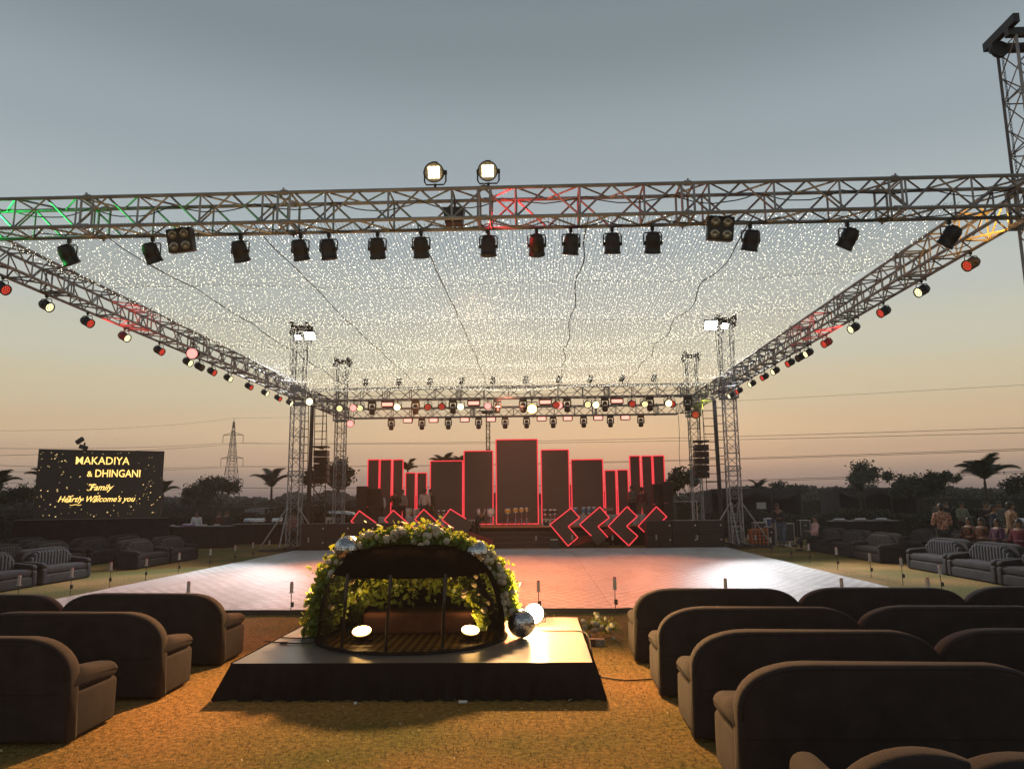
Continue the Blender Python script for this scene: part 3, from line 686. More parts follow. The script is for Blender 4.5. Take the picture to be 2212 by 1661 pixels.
CH=[[(776.4,1103),(822.8,1136.3),(778,1180),(756,1160),(779,1141),(758.8,1125.9)],
 [(849.9,1101.9),(892.6,1139.4),(852,1178),(831,1160),(853.5,1143.1),(830.6,1122.7)],
 [(915.5,1099.8),(958.2,1138.9),(917,1178),(897,1160),(919.2,1141),(896.3,1121.7)],
 [(972.8,1099.3),(1021.9,1129.5),(998.4,1169),(975,1158),(980,1141.5),(955.1,1122.7)],
 [(1233.1,1097.2),(1251.9,1118.1),(1227.4,1136.8),(1248.2,1160.8),(1226.9,1179),(1188.1,1132.8)],
 [(1295.6,1094.6),(1315.9,1118),(1291.5,1136.8),(1312.8,1160.2),(1291.5,1178.4),(1251.9,1132.6)],
 [(1354,1094.1),(1376.3,1115.4),(1353.4,1136.3),(1377.4,1157.6),(1358.1,1178.5),(1313.8,1136.3)],
 [(1417.5,1094.1),(1440.1,1116),(1418,1135.8),(1440,1158),(1423.2,1178.5),(1378.4,1136.3)]]
for i,pts in enumerate(CH):
    Y=30.9 if 0<i<7 else 30.75
    P=[D(x,y,Y) for x,y in pts]; c=sum(P,Vector())/6; L_=[(p.x-c.x,p.z) for p in P]; root=thing('chevron_sign','%s pointing dark chevron panel with red neon edge, %s from the left'%('right' if i<4 else 'left',ORD[i]),'chevron panel',(c.x,Y,0),0,'neon chevron panels in front of the stage')
    s=MB(); s.prism([(a*.985,.0,b) for a,b in L_],(0,.08,0)); s.build('panel_face',M_ledface,root)
    n=MB();co=MB(); lp=L_+[L_[0]]
    if i==3: lp=[L_[4],L_[5],L_[0],(L_[0][0]*.3+L_[1][0]*.7,L_[0][1]*.3+L_[1][1]*.7)]
    if i==5: lp=[(L_[4][0]*.3+L_[5][0]*.7+.25,L_[4][1]*.3+L_[5][1]*.7-.2),L_[5],L_[0],L_[1],L_[2],L_[3]]
    neon_edge(n,co,lp,-.03,.028); n.build('neon_tube',E_neon,root); co.build('neon_core',E_neonc,root)
    s=MB(); 
    zz=min(b for a,b in L_); s.bar((-.2,.2,0),(-.1,.09,max(zz,.1)+.35),.025,5); s.bar((.2,.2,0),(.1,.09,max(zz,.1)+.35),.025,5); s.build('stand',M_blackm,root)
# speaker stacks on stage
for x0,x1,t,lb,Y in((773,794,1051,'tall black speaker stack at the left end of the stage, outer one',33.2),(799,826,1056,'tall black speaker stack at the left end of the stage, inner one',33.6),(1409,1428,1046,'tall black speaker stack at the right end of the stage, inner one',33.6),(1430,1451,1041,'tall black speaker stack at the right end of the stage, outer one',33.2)):
    a=D(x0,t,Y);b=D(x1,t,Y); w=b.x-a.x; h=(a.z-SD)/2; root=thing('speaker_stack',lb,'speaker',((a.x+b.x)/2,Y,SD+.02))
    for k in range(2):
        s=MB(); s.rbox((0,0,h*(k+.5)),(w,.5,h-.015),.015,2); o=s.build('cabinet',M_black,root); g=MB(); g.box((0,-.252,h*(k+.5)),(w-.06,.012,h-.08)); g.build('grille',MATS['sub_grille'],o)
# flight cases and silver boxes on the stage front
for xa,xb,ya,yb,Y,lb in((1013,1025,1126,1142,32.9,'black flight case with silver edges on the stage left of the steps'),(1173,1186,1130,1141,32.9,'small black amplifier case beside the large case on stage'),(1189,1213,1126,1142,32.8,'black flight case with silver edges right of the steps on stage')):
    a=D(xa,ya,Y); b=D(xb,yb,Y); crate((a.x+b.x)/2,Y,SD+.02,max(.3,b.x-a.x),.5,max(.3,a.z-SD),lb)
for i,(xa,xb) in enumerate(((826,840),(884,901),(955,975),(1244,1262),(1312,1328),(1371,1387))):
    a=D(xa,1120,32.6); b=D(xb,1120,32.6); root=thing('equipment_box','pale silver wrapped equipment box between the chevrons, %s from the left'%ORD[i],'box',((a.x+b.x)/2,32.6,SD+.02),0,'silver boxes on the stage edge')
    s=MB(); w=b.x-a.x+.25; s.rbox((0,0,.24),(w,.5,.48),.03,2,None,.01,i); s.build('wrapped_body',mat('silver_wrap',(.32,.32,.32),.45,.2,.25,4,.5),root); s=MB(); s.box((0,-.258,.24),(.03,.006,.48)); s.box((0,0,.487),(.04,.5,.006)); s.build('tape',mat('tape',(.15,.14,.13),.5),root)
# drums
def drum_set(lst,label,col,Y,name='conga_drums',stand=True):
    a=D(lst[0][0],lst[0][1],Y); root=thing(name,label,'drums',(a.x,Y,SD+.02))
    mb=mat('drum_'+col[0],col[1],.35)
    for (x,yt,wp,hp) in lst:
        p=D(x,yt,Y); q=D(x+wp,yt,Y); b=D(x,yt+hp,Y); r=(q.x-p.x)/2; h=p.z-b.z; cx=(p.x+q.x)/2-a.x; z=b.z-(SD+.02)
        s=MB(); s.lathe([(r*.86,z),(r*.97,z+h*.4),(r,z+h)],(cx,0,0),16); o=s.build('drum_shell',mb,root,True)
        s=MB(); s.lathe([(r*1.04,z+h-.02),(r*1.06,z+h),(r*1.04,z+h+.015),(r*.2,z+h+.012)],(cx,0,0),16,cap=False); s.lathe([(r*.88,z-.015),(r*.9,z),(r*.88,z+.015)],(cx,0,0),16,cap=False); 
        for g in range(6): s.bar((cx+r*math.cos(g),r*math.sin(g),z+h*.5),(cx+r*1.05*math.cos(g),r*1.05*math.sin(g),z+h),.008,4)
        s.build('hoop',M_chrome,o)
        if stand:
            s=MB(); s.bar((cx,.1,.05),(cx,.1,z+h*.6),.014,5)
            for g in range(3): s.bar((cx,.1,.35),(cx+.3*math.cos(g*2.1+.5),.1+.3*math.sin(g*2.1+.5),.01),.010,4)
            s.build('stand',M_chrome,root)
drum_set([(1030,1099,18,14),(1052,1099,16,16)],'pair of white conga drums on a stand in front of the screens',('white',(.62,.55,.52)),33.6)
drum_set([(1090,1099,13,10),(1108,1098,11,9),(1121.5,1097,10,8.5),(1134,1097,7,7)],'row of four yellow drums on stands at the centre of the stage',('yellow',(.60,.34,.06)),33.6)
drum_set([(1172,1101,10,10),(1184,1101,10,10),(1194,1101,8,9)],'dark drums with chrome rims right of the stage centre',('dark',(.05,.03,.03)),33.7)
drum_set([(1238,1097,9,14),(1256,1096.5,9,12),(1267,1096,10,13),(1279,1096,8,10)],'row of blue drums behind the left pointing chevrons',('blue',(.05,.16,.28)),33.7)
drum_set([(876,1099,14,15),(892,1101,13,14),(902,1099,10,12)],'cream hand drums behind the right pointing chevrons',('cream',(.55,.42,.32)),33.4)
drum_set([(943,1103,8,7),(955,1103,8,7),(966,1103,8,7)],'small dark toms with chrome rims left of the steps',('maroon',(.10,.03,.03)),33.8)
# mic stand
q=D(1089,1072,33.3); root=thing('microphone_stand','thin microphone stand beside the yellow drums','microphone stand',(q.x,33.3,SD+.02)); m=MB(); m.bar((0,0,.02),(0,0,q.z-SD-.1),.010,5)
for g in range(3): m.bar((0,0,.25),(.28*math.cos(g*2.1),.28*math.sin(g*2.1),.01),.009,4)
m.build('stand_tube',M_blackm,root); m=MB(); m.ico((0,0,q.z-SD-.05),.03,1); m.build('microphone',M_black,root)
# keyboard on stand
q=D(1288,1099,33.5); root=thing('keyboard_stand','brown keyboard lying on a stand behind the left pointing chevrons','keyboard',(D(1304,1099,33.5).x,33.5,SD+.02)); m=MB(); m.rbox((0,0,q.z-SD-.05),(.8,.32,.12),.02,2); m.build('keyboard',mat('brown_case',(.28,.15,.12),.6),root); m=MB(); m.bar((-.3,0,0),(.3,0,q.z-SD-.1),.015,5); m.bar((.3,0,0),(-.3,0,q.z-SD-.1),.015,5); m.build('cross_legs',M_blackm,root)
# ramps of red carpet
for (xa,ya,xb,yb,lb) in((985,1152,1065,1180,'red carpeted ramp sloping down to the right of the left chevrons'),(1237,1180,1330,1150,'red carpeted ramp rising behind the left pointing chevrons')):
    a=D(xa,ya,31.3); b=D(xb,yb,31.3); a.z=max(a.z,.05); b.z=max(b.z,.05); root=thing('carpet_ramp',lb,'ramp',(a.x,31.3,0)); m=MB(); dz=b.z-a.z; dx=b.x-a.x
    m.prism([(0,-.15,max(a.z-.02,.02)),(dx,-.15,max(b.z-.02,.02)),(dx,-.15,b.z+.25),(0,-.15,a.z+.25)],(0,.35,0)); m.build('ramp_body',mat('red_carpet',(.22,.035,.03),.85),root)
    m=MB(); m.box((dx*.2,.1,.08),(.15,.2,.16)); m.box((dx*.8,.1,.08),(.15,.2,.16)); m.build('ramp_blocks',M_black,root)
# small monitor speaker at the floor edge
q=G(1290*.576+1050*.0+1080*0+ (2100/5.53+1700)*.57604-1290*.576,1186); root=thing('floor_monitor','small black floor monitor at the foot of the steps','speaker',(q.x,30.6,0)); m=MB(); m.prism([(-.17,-.15,.0),(.17,-.15,.0),(.17,-.02,.34),(-.17,-.02,.34)],(0,.25,0)); m.build('cabinet',M_black,root); m=MB(); m.box((0,-.0,.36),(.28,.1,.04)); m.build('handle',M_alu,root)
# railing piece at right stage end
a=D(1480,1110,34.6); root=thing('guard_rail','pale metal guard rail at the right end of the stage','railing',(a.x,34.6,SD+.02)); m=MB(); m.bar((-.9,0,1.0),(.6,0,1.0),.02,5)
for x in(-.9,.35,.55): m.bar((x,0,0),(x,0,1.0),.02,5)
m.build('rail_tubes',M_alu,root)

# ---------------------------------------------------------------- spark machine stakes round the floor
def stake_proto():
    root=thing('light_stake','x','stake light'); m=MB(); m.bar((0,0,0),(0,0,.40),.007,5); m.build('pole',M_blackm,root)
    m=MB(); m.lathe([(.026,.40),(.03,.405),(.03,.56),(.026,.565)],(0,0,0),10); m.lathe([(.05,.395),(.05,.402)],(0,0,0),8); m.build('lamp_tube',mat('stake_tube',(.30,.27,.27),.5),root)
    m=MB(); m.lathe([(.024,.565),(.024,.585)],(0,0,0),10); m.build('red_cap',mat('red_cap',(.35,.03,.03),.4),root)
    m=MB(); m.rbox((.02,-.01,.20),(.055,.035,.085),.008,2); m.build('battery_box',M_black,root); return root
STK=stake_proto()
k=0
def stake(x,y,label):
    o=inst(STK,(x,y,0),random.uniform(-.5,.5),label); o['group']='stake lights round the dance floor'; o.scale=(1,1,random.uniform(.96,1.06))
for i,px in enumerate((407,630,1163,1328,1567.5,1818.6,2005)):
    p=D(px,1270,12.95); stake(p.x,12.95,'thin stake light at the near edge of the dance floor, %s from the left'%ORD[i])
for i,(px,py) in enumerate(((42,1250),(155,1240),(240,1223),(317,1212),(387,1203),(454.6,1194),(508,1185),(546.7,1176),(582,1172))):
    p=XP(px,py,-9.95); stake(-9.95,min(p.y,28.5),'thin stake light on the lawn along the left floor edge, %s from the camera'%ORD[i])
for i,px in enumerate((666,742,1015,1158,1236,1323.4,1418,1506.5)):
    p=D(px,1165,29.35); stake(p.x,29.35,'thin stake light at the far floor edge before the stage, %s from the left'%ORD[i])
for i,(px,py) in enumerate(((2030,1231.5),(1947,1219.5),(1879,1208.5),(1807,1195.5),(1747,1185),(1707,1179),(1665,1172),(1632,1166.5),(1605,1159.5))):
    p=XP(px,py,8.0); stake(8.0,min(p.y,29),'thin stake light on the lawn along the right floor edge, %s from the camera'%ORD[i])

# ---------------------------------------------------------------- sofas
def sofa_proto(light):
    root=thing('sofa','x','sofa'); W_,H_,Dp=2.0,.845,.78
    # local: faces +Y, back at -Y
    def prof(w,h,zb,rx,rz,n=10):
        o=[(-w/2,zb),( w/2,zb)]
        for i in range(n+1):
            t=PI/2*i/n; o.append((w/2-rx+rx*math.cos(t)**.85,h-rz+rz*math.sin(t)**.9))
        for i in range(n+1):
            t=PI/2*(1-i/n); o.append((-(w/2-rx+rx*math.cos(t)**.8),h-rz+rz*math.sin(t)**.8))
        return o
    b=MB(); b.puff(prof(W_,H_,.02,.47,.33),.20,.055,4,Matrix.Translation((0,-Dp/2+.10,0))); 
    for i,v in enumerate(b.v):
        q=Vector(v); d_=.011*noise.noise(q*2.6)+.004*noise.noise(q*7); b.v[i]=(q.x,q.y+d_-.05*max(0,q.z-.4),q.z+d_)
    back=b.build('backrest',M_sofa,root,True)
    for yy in(-Dp/2+.012,-Dp/2+.188):
        pi_=MB(); o_=prof(W_-.05,H_-.025,.03,.455,.315)[2:]; pi_.tube([(a,yy-.05*max(0,z-.4),z) for a,z in o_],.008,5); pi_.build('piping',MATS.get('velvet_piping') or mat('velvet_piping',(.022,.017,.017),.9,0,.1,5,spec=.1),back,True)
    se=MB(); se.tube([(-W_/2+.04,-Dp/2-.004,.40),(W_/2-.04,-Dp/2-.004,.40)],.004,4); se.build('seam',MATS['velvet_piping'],back)
    s=MB()
    n=13; ww=W_-.42
    pr=prof(W_-.30,H_-.05,.40,.36,.26)
    for i in range(n):
        x=-ww/2+ww*(i+.5)/n; top=H_-.055-(max(0,abs(x)-(W_/2-.55))**2)*1.6
        s.rbox((x,-Dp/2+.25,(top+.40)/2),(ww/n*1.12,.16,top-.40),.055,3)
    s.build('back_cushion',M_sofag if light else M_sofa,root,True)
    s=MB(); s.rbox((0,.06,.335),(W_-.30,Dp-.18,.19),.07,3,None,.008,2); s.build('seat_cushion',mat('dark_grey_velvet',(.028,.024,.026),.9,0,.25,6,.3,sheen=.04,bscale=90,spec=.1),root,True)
    s=MB(); s.rbox((0,.03,.13),(W_-.10,Dp-.10,.25),.05,3,None,.006,3); s.build('base',M_sofa,root,True)
    for sx in(-1,1):
      for sy in(-1,1): a=MB(); a.lathe([(.022,0),(.03,.03)],(sx*(W_/2-.16),sy*(Dp/2-.14),-.005),8); a.build('foot',M_black,root)
    for sx in(-1,1):
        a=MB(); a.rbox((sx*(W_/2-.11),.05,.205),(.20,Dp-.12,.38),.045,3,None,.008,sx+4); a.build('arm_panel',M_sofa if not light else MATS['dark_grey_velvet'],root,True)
        a=MB(); o=[(-.34,.385)]+[(.36-.11+.11*math.sin(PI*i/8),.455-.075*math.cos(PI*i/8)) for i in range(9)]+[(-.0,.555),(-.28,.585),(-.34,.52)]
        o=o[::1]
        a.puff(o,.235,.07,4,Matrix.Translation((sx*(W_/2-.115),.02,0))@Matrix.Rotation(PI/2,4,'Z'))
        a.build('arm_pad',MATS['dark_grey_velvet'],root,True)
    return root
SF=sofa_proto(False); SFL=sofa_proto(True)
def place_sofa(x,y,rz,label,light,g): 
    o=inst(SFL if light else SF,(x,y,0),rz+random.uniform(-.012,.012),label); o['group']=g; return o
g='dark sofas in the rows nearest the camera'
# right block, left end of rows at x 1.15
rows=[(9.11,1.13,3,'farthest'),(7.55,1.17,3,'second farthest'),(6.21,1.22,3,'second nearest'),(4.98,1.26,2,'nearest')]
for r,(y,x0,n,nm) in enumerate(rows):
    for k in range(n):
        place_sofa(x0+1.0+k*1.945,y+.43,0,'dark sofa back in the %s row right of the dome, %s from the aisle'%(nm,ORD[k]),False,g)
rows=[(8.98,-3.78,2,'farthest'),(7.45,-3.75,1,'middle'),(6.09,-3.80,1,'nearest')]
for r,(y,x1,n,nm) in enumerate(rows):
    for k in range(n):
        place_sofa(x1-1.0-k*1.97,y+.43,0,'dark sofa back in the %s row left of the dome, %s from the aisle'%(nm,ORD[k]),False,g)
# armchair just in frame bottom right
def armchair(x,y,label):
    root=thing('armchair',label,'armchair',(x,y,0)); b=MB(); n=10; w,h=.80,.775
    o=[(-w/2,.02),(w/2,.02)]+[(w/2*math.cos(PI*i/20),.5+(h-.5)*math.sin(PI*i/20)) for i in range(21)]
    b.puff(o,.18,.05,4); b.build('backrest',M_sofa,root,True); b=MB(); b.rbox((0,.38,.2),(.7,.6,.38),.06,3); b.build('seat',M_sofa,root,True)
    for s in(-1,1): b=MB(); b.rbox((s*.30,.40,.29),(.16,.6,.55),.07,3); b.build('arm',M_sofa,root,True)
q=D(1990,1623,3.55); armchair(q.x+.02,3.62,'round backed dark armchair at the bottom right corner, left one'); q=D(2205,1640,3.5); armchair(q.x+.02,3.55,'round backed dark armchair at the bottom right corner, right one')
# left flank, facing +X (towards the floor)
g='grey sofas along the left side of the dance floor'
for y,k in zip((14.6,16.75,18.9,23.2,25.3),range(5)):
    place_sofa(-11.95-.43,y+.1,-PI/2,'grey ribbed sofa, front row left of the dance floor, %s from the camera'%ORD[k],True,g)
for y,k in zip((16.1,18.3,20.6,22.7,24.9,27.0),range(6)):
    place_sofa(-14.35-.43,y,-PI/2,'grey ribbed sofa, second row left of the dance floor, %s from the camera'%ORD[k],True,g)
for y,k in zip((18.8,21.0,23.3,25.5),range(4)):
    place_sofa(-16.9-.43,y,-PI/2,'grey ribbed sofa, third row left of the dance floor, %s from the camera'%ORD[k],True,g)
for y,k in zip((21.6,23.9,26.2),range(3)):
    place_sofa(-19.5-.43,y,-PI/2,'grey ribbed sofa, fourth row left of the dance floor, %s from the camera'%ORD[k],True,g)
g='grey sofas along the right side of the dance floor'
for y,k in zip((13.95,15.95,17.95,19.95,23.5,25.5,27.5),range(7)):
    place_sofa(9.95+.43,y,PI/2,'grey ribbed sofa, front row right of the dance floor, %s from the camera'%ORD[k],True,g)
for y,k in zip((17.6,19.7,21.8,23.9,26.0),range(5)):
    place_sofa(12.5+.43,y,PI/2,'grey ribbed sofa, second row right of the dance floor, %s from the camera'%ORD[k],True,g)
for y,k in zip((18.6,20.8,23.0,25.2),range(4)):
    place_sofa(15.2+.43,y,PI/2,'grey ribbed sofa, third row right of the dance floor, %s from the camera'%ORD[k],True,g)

# ---------------------------------------------------------------- platform and dome
PH=.33
def platform():
    x0,x1,y0,y1=-3.07,.52,7.62,10.5
    root=thing('platform','low black draped platform with a shiny grey top under the flowered dome','platform',((x0+x1)/2,(y0+y1)/2,0)); w,d=x1-x0,y1-y0
    m=bpy.data.materials.new('grey_vinyl'); m.use_nodes=True; N=m.node_tree.nodes; l=m.node_tree.links; b=N['Principled BSDF']; b.inputs['Base Color'].default_value=(.12,.11,.105,1)
    z=N.new('ShaderNodeTexNoise'); z.inputs['Scale'].default_value=1.5; t=N.new('ShaderNodeTexCoord'); l.new(t.outputs['Object'],z.inputs[0]); r=N.new('ShaderNodeMapRange'); r.inputs[3].default_value=.24; r.inputs[4].default_value=.38; b.inputs['Specular IOR Level'].default_value=.5; l.new(z.outputs[0],r.inputs[0]); l.new(r.outputs[0],b.inputs['Roughness'])
    bp=N.new('ShaderNodeBump'); bp.inputs['Strength'].default_value=.25; bp.inputs['Distance'].default_value=.02; l.new(z.outputs[0],bp.inputs['Height']); l.new(bp.outputs[0],b.inputs['Normal'])
    nx,ny=40,34; v=[]
    for j in range(ny+1):
        for i in range(nx+1):
            x=-w/2+w*i/nx;y=-d/2+d*j/ny; v.append((x,y,PH+.003*noise.noise(Vector((x*3,y*2,0)))+.002*noise.noise(Vector((x*9,y*3,5)))))
    f=[(j*(nx+1)+i,j*(nx+1)+i+1,(j+1)*(nx+1)+i+1,(j+1)*(nx+1)+i) for j in range(ny) for i in range(nx)]
    me=bpy.data.meshes.new('vinyl_top'); me.from_pydata(v,[],f); me.materials.append(m); me.polygons.foreach_set('use_smooth',[True]*len(f)); o=bpy.data.objects.new('vinyl_top',me); COL.objects.link(o); o.parent=root
    e=MB(); e.box((0,0,PH-.045),(w-.02,d-.02,.07)); e.build('plywood_edge',M_wood,root)
    # pleated skirt, flaring at the corners
    def skirt(a,b,out,nm,flareA,flareB):
        n=140; v=[];f=[]; a=Vector(a);b=Vector(b);out=Vector(out); L0=(b-a).length; t_=(b-a).normalized()
        for i in range(n+1):
            s=i/n; p=a.lerp(b,s)
            fl=flareA*max(0,1-s*L0/.45)**1.5; fr=flareB*max(0,1-(1-s)*L0/.45)**1.5
            for k in range(9):
                h=k/8; z=(PH+.002)*(1-h)+.004; pl=h**.7*(.034*math.sin(s*L0*30+1.6*math.sin(s*9))+.016*math.sin(s*L0*71+2*math.sin(s*5)))
                q=p+out*(.012+.05*h+pl+ (.03*h))+t_*(-fl*h+fr*h)
                v.append((q.x,q.y,z))
        f=[(i*9+k,i*9+k+1,(i+1)*9+k+1,(i+1)*9+k) for i in range(n) for k in range(8)]
        me=bpy.data.meshes.new('skirt'); me.from_pydata(v,[],f); me.materials.append(M_cloth); me.polygons.foreach_set('use_smooth',[True]*len(f)); o=bpy.data.objects.new('skirt',me); COL.objects.link(o); o.parent=root
    skirt((-w/2,-d/2,0),(w/2,-d/2,0),(0,-1,0),'f',.16,.12); skirt((w/2,-d/2,0),(w/2,d/2,0),(1,0,0),'r',0,0); skirt((-w/2,d/2,0),(-w/2,-d/2,0),(-1,0,0),'l',0,0)
platform()
DC=Vector((-1.50,9.05,PH)); DR=1.10; DH=1.08
def dome():
    root=thing('display_dome','black rounded dome with tinted clear front, hung with flowers, on the platform','dome',DC)
    film=bpy.data.materials.new('tinted_film'); film.use_nodes=True; N=film.node_tree.nodes; l=film.node_tree.links; N.clear()
    o=N.new('ShaderNodeOutputMaterial'); mx=N.new('ShaderNodeMixShader'); tr=N.new('ShaderNodeBsdfTransparent'); gl=N.new('ShaderNodeBsdfPrincipled'); tr.inputs[0].default_value=(.66,.58,.50,1); gl.inputs['Base Color'].default_value=(.03,.024,.022,1); gl.inputs['Roughness'].default_value=.5; gl.inputs['Specular IOR Level'].default_value=.15
    mx.inputs[0].default_value=.16; l.new(tr.outputs[0],mx.inputs[1]); l.new(gl.outputs[0],mx.inputs[2]); l.new(mx.outputs[0],o.inputs[0])
    nu,nv=64,22; V={}
    def P(i,j,off=0):
        th=2*PI*i/nu; ph=PI/2*j/nv; rr=math.cos(ph)**.60; zz=math.sin(ph)**.84
        wr=.012*noise.noise(Vector((math.cos(th)*3,math.sin(th)*3,ph*4)))
        return Vector(((DR+off+wr)*rr*math.cos(th),(DR*.95+off+wr)*rr*math.sin(th),(DH+off)*zz+wr*.5))
    shell=MB(); fm=MB(); back=MB()
    for i in range(nu):
        th=(2*PI*(i+.5)/nu)
        front=math.sin(th)<-.30; rear=math.sin(th)>.30
        for j in range(nv):
            q=[P(i,j),P(i+1,j),P(i+1,j+1),P(i,j+1)]
            hz=(j+.5)/nv
            if front and hz<.44: fm.add(q,[(0,1,2,3)])
            else: shell.add(q,[(0,1,2,3)])
    bm_=bmesh.new()
    so_=shell.build('fabric_shell',mat('dome_fabric',(.006,.005,.005),.95,0,.2,5,.5,bscale=14,spec=0),root,True)
    fo=fm.build('tinted_film',film,root,True)
    for px_ in(-.62,-.11,.47):
        py_=-math.sqrt(max(0,1-(px_/DR)**2.0))*DR*.95+.03; rr0=math.hypot(px_/DR,py_/(DR*.95)); 
        c=min(.999,rr0)**(1/.60); zt=DH*math.sin(math.acos(c))**.84
        m=MB(); m.bar((px_,py_-.02,0),(px_+.02,py_+.10,max(zt,.78)+.02),.018,6); m.build('front_post',M_blackm,root)
    # hem roll, folds of cloth at the foot
    m=MB(); m.tube([P(i,0,.01)+Vector((0,0,.012+.006*math.sin(i*1.7))) for i in range(nu+1)],.022,6); m.build('hem',M_cloth,root)
    # seat and floor inside
    m=MB(); m.rbox((.05,.35,.14),(1.35,.5,.26),.05,3); m.build('inner_bench',mat('bench_cover',(.20,.09,.08),.7,0,.2,6,.3),root,True)
    ck=bpy.data.materials.new('lattice_floor'); ck.use_nodes=True; N=ck.node_tree.nodes; l=ck.node_tree.links; b=N['Principled BSDF']; t=N.new('ShaderNodeTexCoord'); c=N.new('ShaderNodeTexChecker'); c.inputs['Scale'].default_value=15; c.inputs[1].default_value=(.50,.30,.12,1); c.inputs[2].default_value=(.06,.035,.02,1)
    mp=N.new('ShaderNodeMapping'); mp.inputs['Rotation'].default_value=(0,0,PI/4); l.new(t.outputs['Object'],mp.inputs[0]); l.new(mp.outputs[0],c.inputs[0]); l.new(c.outputs[0],b.inputs['Base Color'])
    m=MB(); m.lathe([(.001,.006),(.98,.006),(.98,.002)],(0,0,0),40,cap=False); m.build('inner_mat',ck,root)
dome()
def leafcluster(path,n,spread,size,nm,label,flowers,group=None,cat='flower garland',fsize=.042,fr=1,hang=0,m=None):
    path=[Vector(p) for p in path]; base=path[len(path)//2]; root=thing('flower_garland' if cat=='flower garland' else nm,label,cat,base)
    seg=[0]
    for a,b in zip(path,path[1:]): seg.append(seg[-1]+(b-a).length)
    def at(t):
        s=t*seg[-1]
        for i in range(len(seg)-1):
            if s<=seg[i+1]: return path[i].lerp(path[i+1],(s-seg[i])/max(1e-6,seg[i+1]-seg[i]))
        return path[-1]
    C=[]
    for i in range(n):
        t=random.random(); p=at(t)-base; w=spread*(.6+.7*abs(noise.noise(Vector((t*9,3,1))))*2)
        d=Vector((random.gauss(0,1),random.gauss(0,.8),random.gauss(0,1)))*w*.45
        if hang: d.z-=random.random()**2*hang*(.5+abs(noise.noise(Vector((t*14,7,1))))*2)
        C.append(p+d)
    # leaves: pointed ovals of six corners
    C=np.array(C); k=len(C); d=rng.normal(size=(k,3)); d[:,2]-=.2; d/=np.linalg.norm(d,axis=1)[:,None]; e=np.cross(d,rng.normal(size=(k,3))); e/=np.linalg.norm(e,axis=1)[:,None]; nn_=np.cross(d,e)
    sz=(size*rng.uniform(.6,1.3,k))[:,None]
    pts=[(-.5,0,0),(-.2,.27,.05),(.2,.24,.04),(.55,0,-.03),(.2,-.24,.04),(-.2,-.27,.05)]
    v=np.stack([C+d*sz*a+e*sz*b+nn_*sz*c for a,b,c in pts],1).reshape(-1,3); f=(np.array([(0,1,2,3),(0,3,4,5)])[None]+6*np.arange(k)[:,None,None]).reshape(-1,4)
    npmesh('leaves',v,f,m or M_leaf,root)
    st=MB(); st.tube([at(i/20)-base+Vector((0,0,random.uniform(-.02,.02))) for i in range(21)],.008,4); st.build('stem',M_bark,root)
    if flowers:
        for i in range(flowers):
            t=fr[0]+(fr[1]-fr[0])*random.random() if isinstance(fr,tuple) else random.random(); p=at(t)-base+Vector((random.gauss(0,1),-abs(random.gauss(0,1))-1.2,random.gauss(0,1)+.7))*min(spread,.10)*.55
            r=fsize*random.uniform(.7,1.15); fl=MB(); ax=Vector((random.gauss(0,.5),-1,random.gauss(.5,.5))).normalized(); R=ax.to_track_quat('Z','Y').to_matrix()
            for ring,(cnt,rr,tilt) in enumerate(((7,1.0,.35),(5,.7,.8),(3,.4,1.2))):
                for q in range(cnt):
                    a=2*PI*q/cnt+ring; o=R@Vector((math.cos(a)*r*rr*.55,math.sin(a)*r*rr*.55,r*.25*ring)); fl.ico(p+o,(r*.42,r*.42,r*.34),1,R)
            fl.build('flower',M_petal,root,True)
    return root
arch=[DC+Vector((-(DR+.02)*math.cos(t)*1.0,.12+.1*math.sin(t),max(.03,(DH+.03)*abs(math.sin(t))**.85))) for t in [PI*i/30 for i in range(31)]]
def archpt(a,r=1.0,y=.12): 
    t=rad(a); return DC+Vector((-(DR+.03)*r*math.copysign(abs(math.cos(t))**.85,math.cos(t)),y,(DH+.03)*r*abs(math.sin(t))**.8))
leafcluster([archpt(a,1.03) for a in range(0,72,5)],3600,.19,.082,'','leafy garland climbing the left side of the dome',16,fr=(.5,1),fsize=.05)
leafcluster([archpt(a,1.03,-.02) for a in range(66,122,5)],3800,.17,.080,'','garland of white roses and leaves over the top of the dome',30,fsize=.058)
leafcluster([archpt(a,1.03) for a in range(118,178,5)],3000,.15,.074,'','garland of white flowers and leaves down the right side of the dome',46,fsize=.045)
leafcluster([DC+Vector((-.80*math.cos(rad(a)),.30,.13+.70*math.sin(rad(a)))) for a in range(15,168,6)],2000,.10,.080,'','trailing leaves hanging inside the dome behind the tinted front',14,hang=.34,fsize=.04)
leafcluster([DC+Vector((-.90*math.cos(rad(a)),-.28,.10+.74*math.sin(rad(a)))) for a in range(12,170,6)],900,.09,.085,'','sparse leaves fringing the tinted front of the dome from inside',6,hang=.12,fsize=.04)
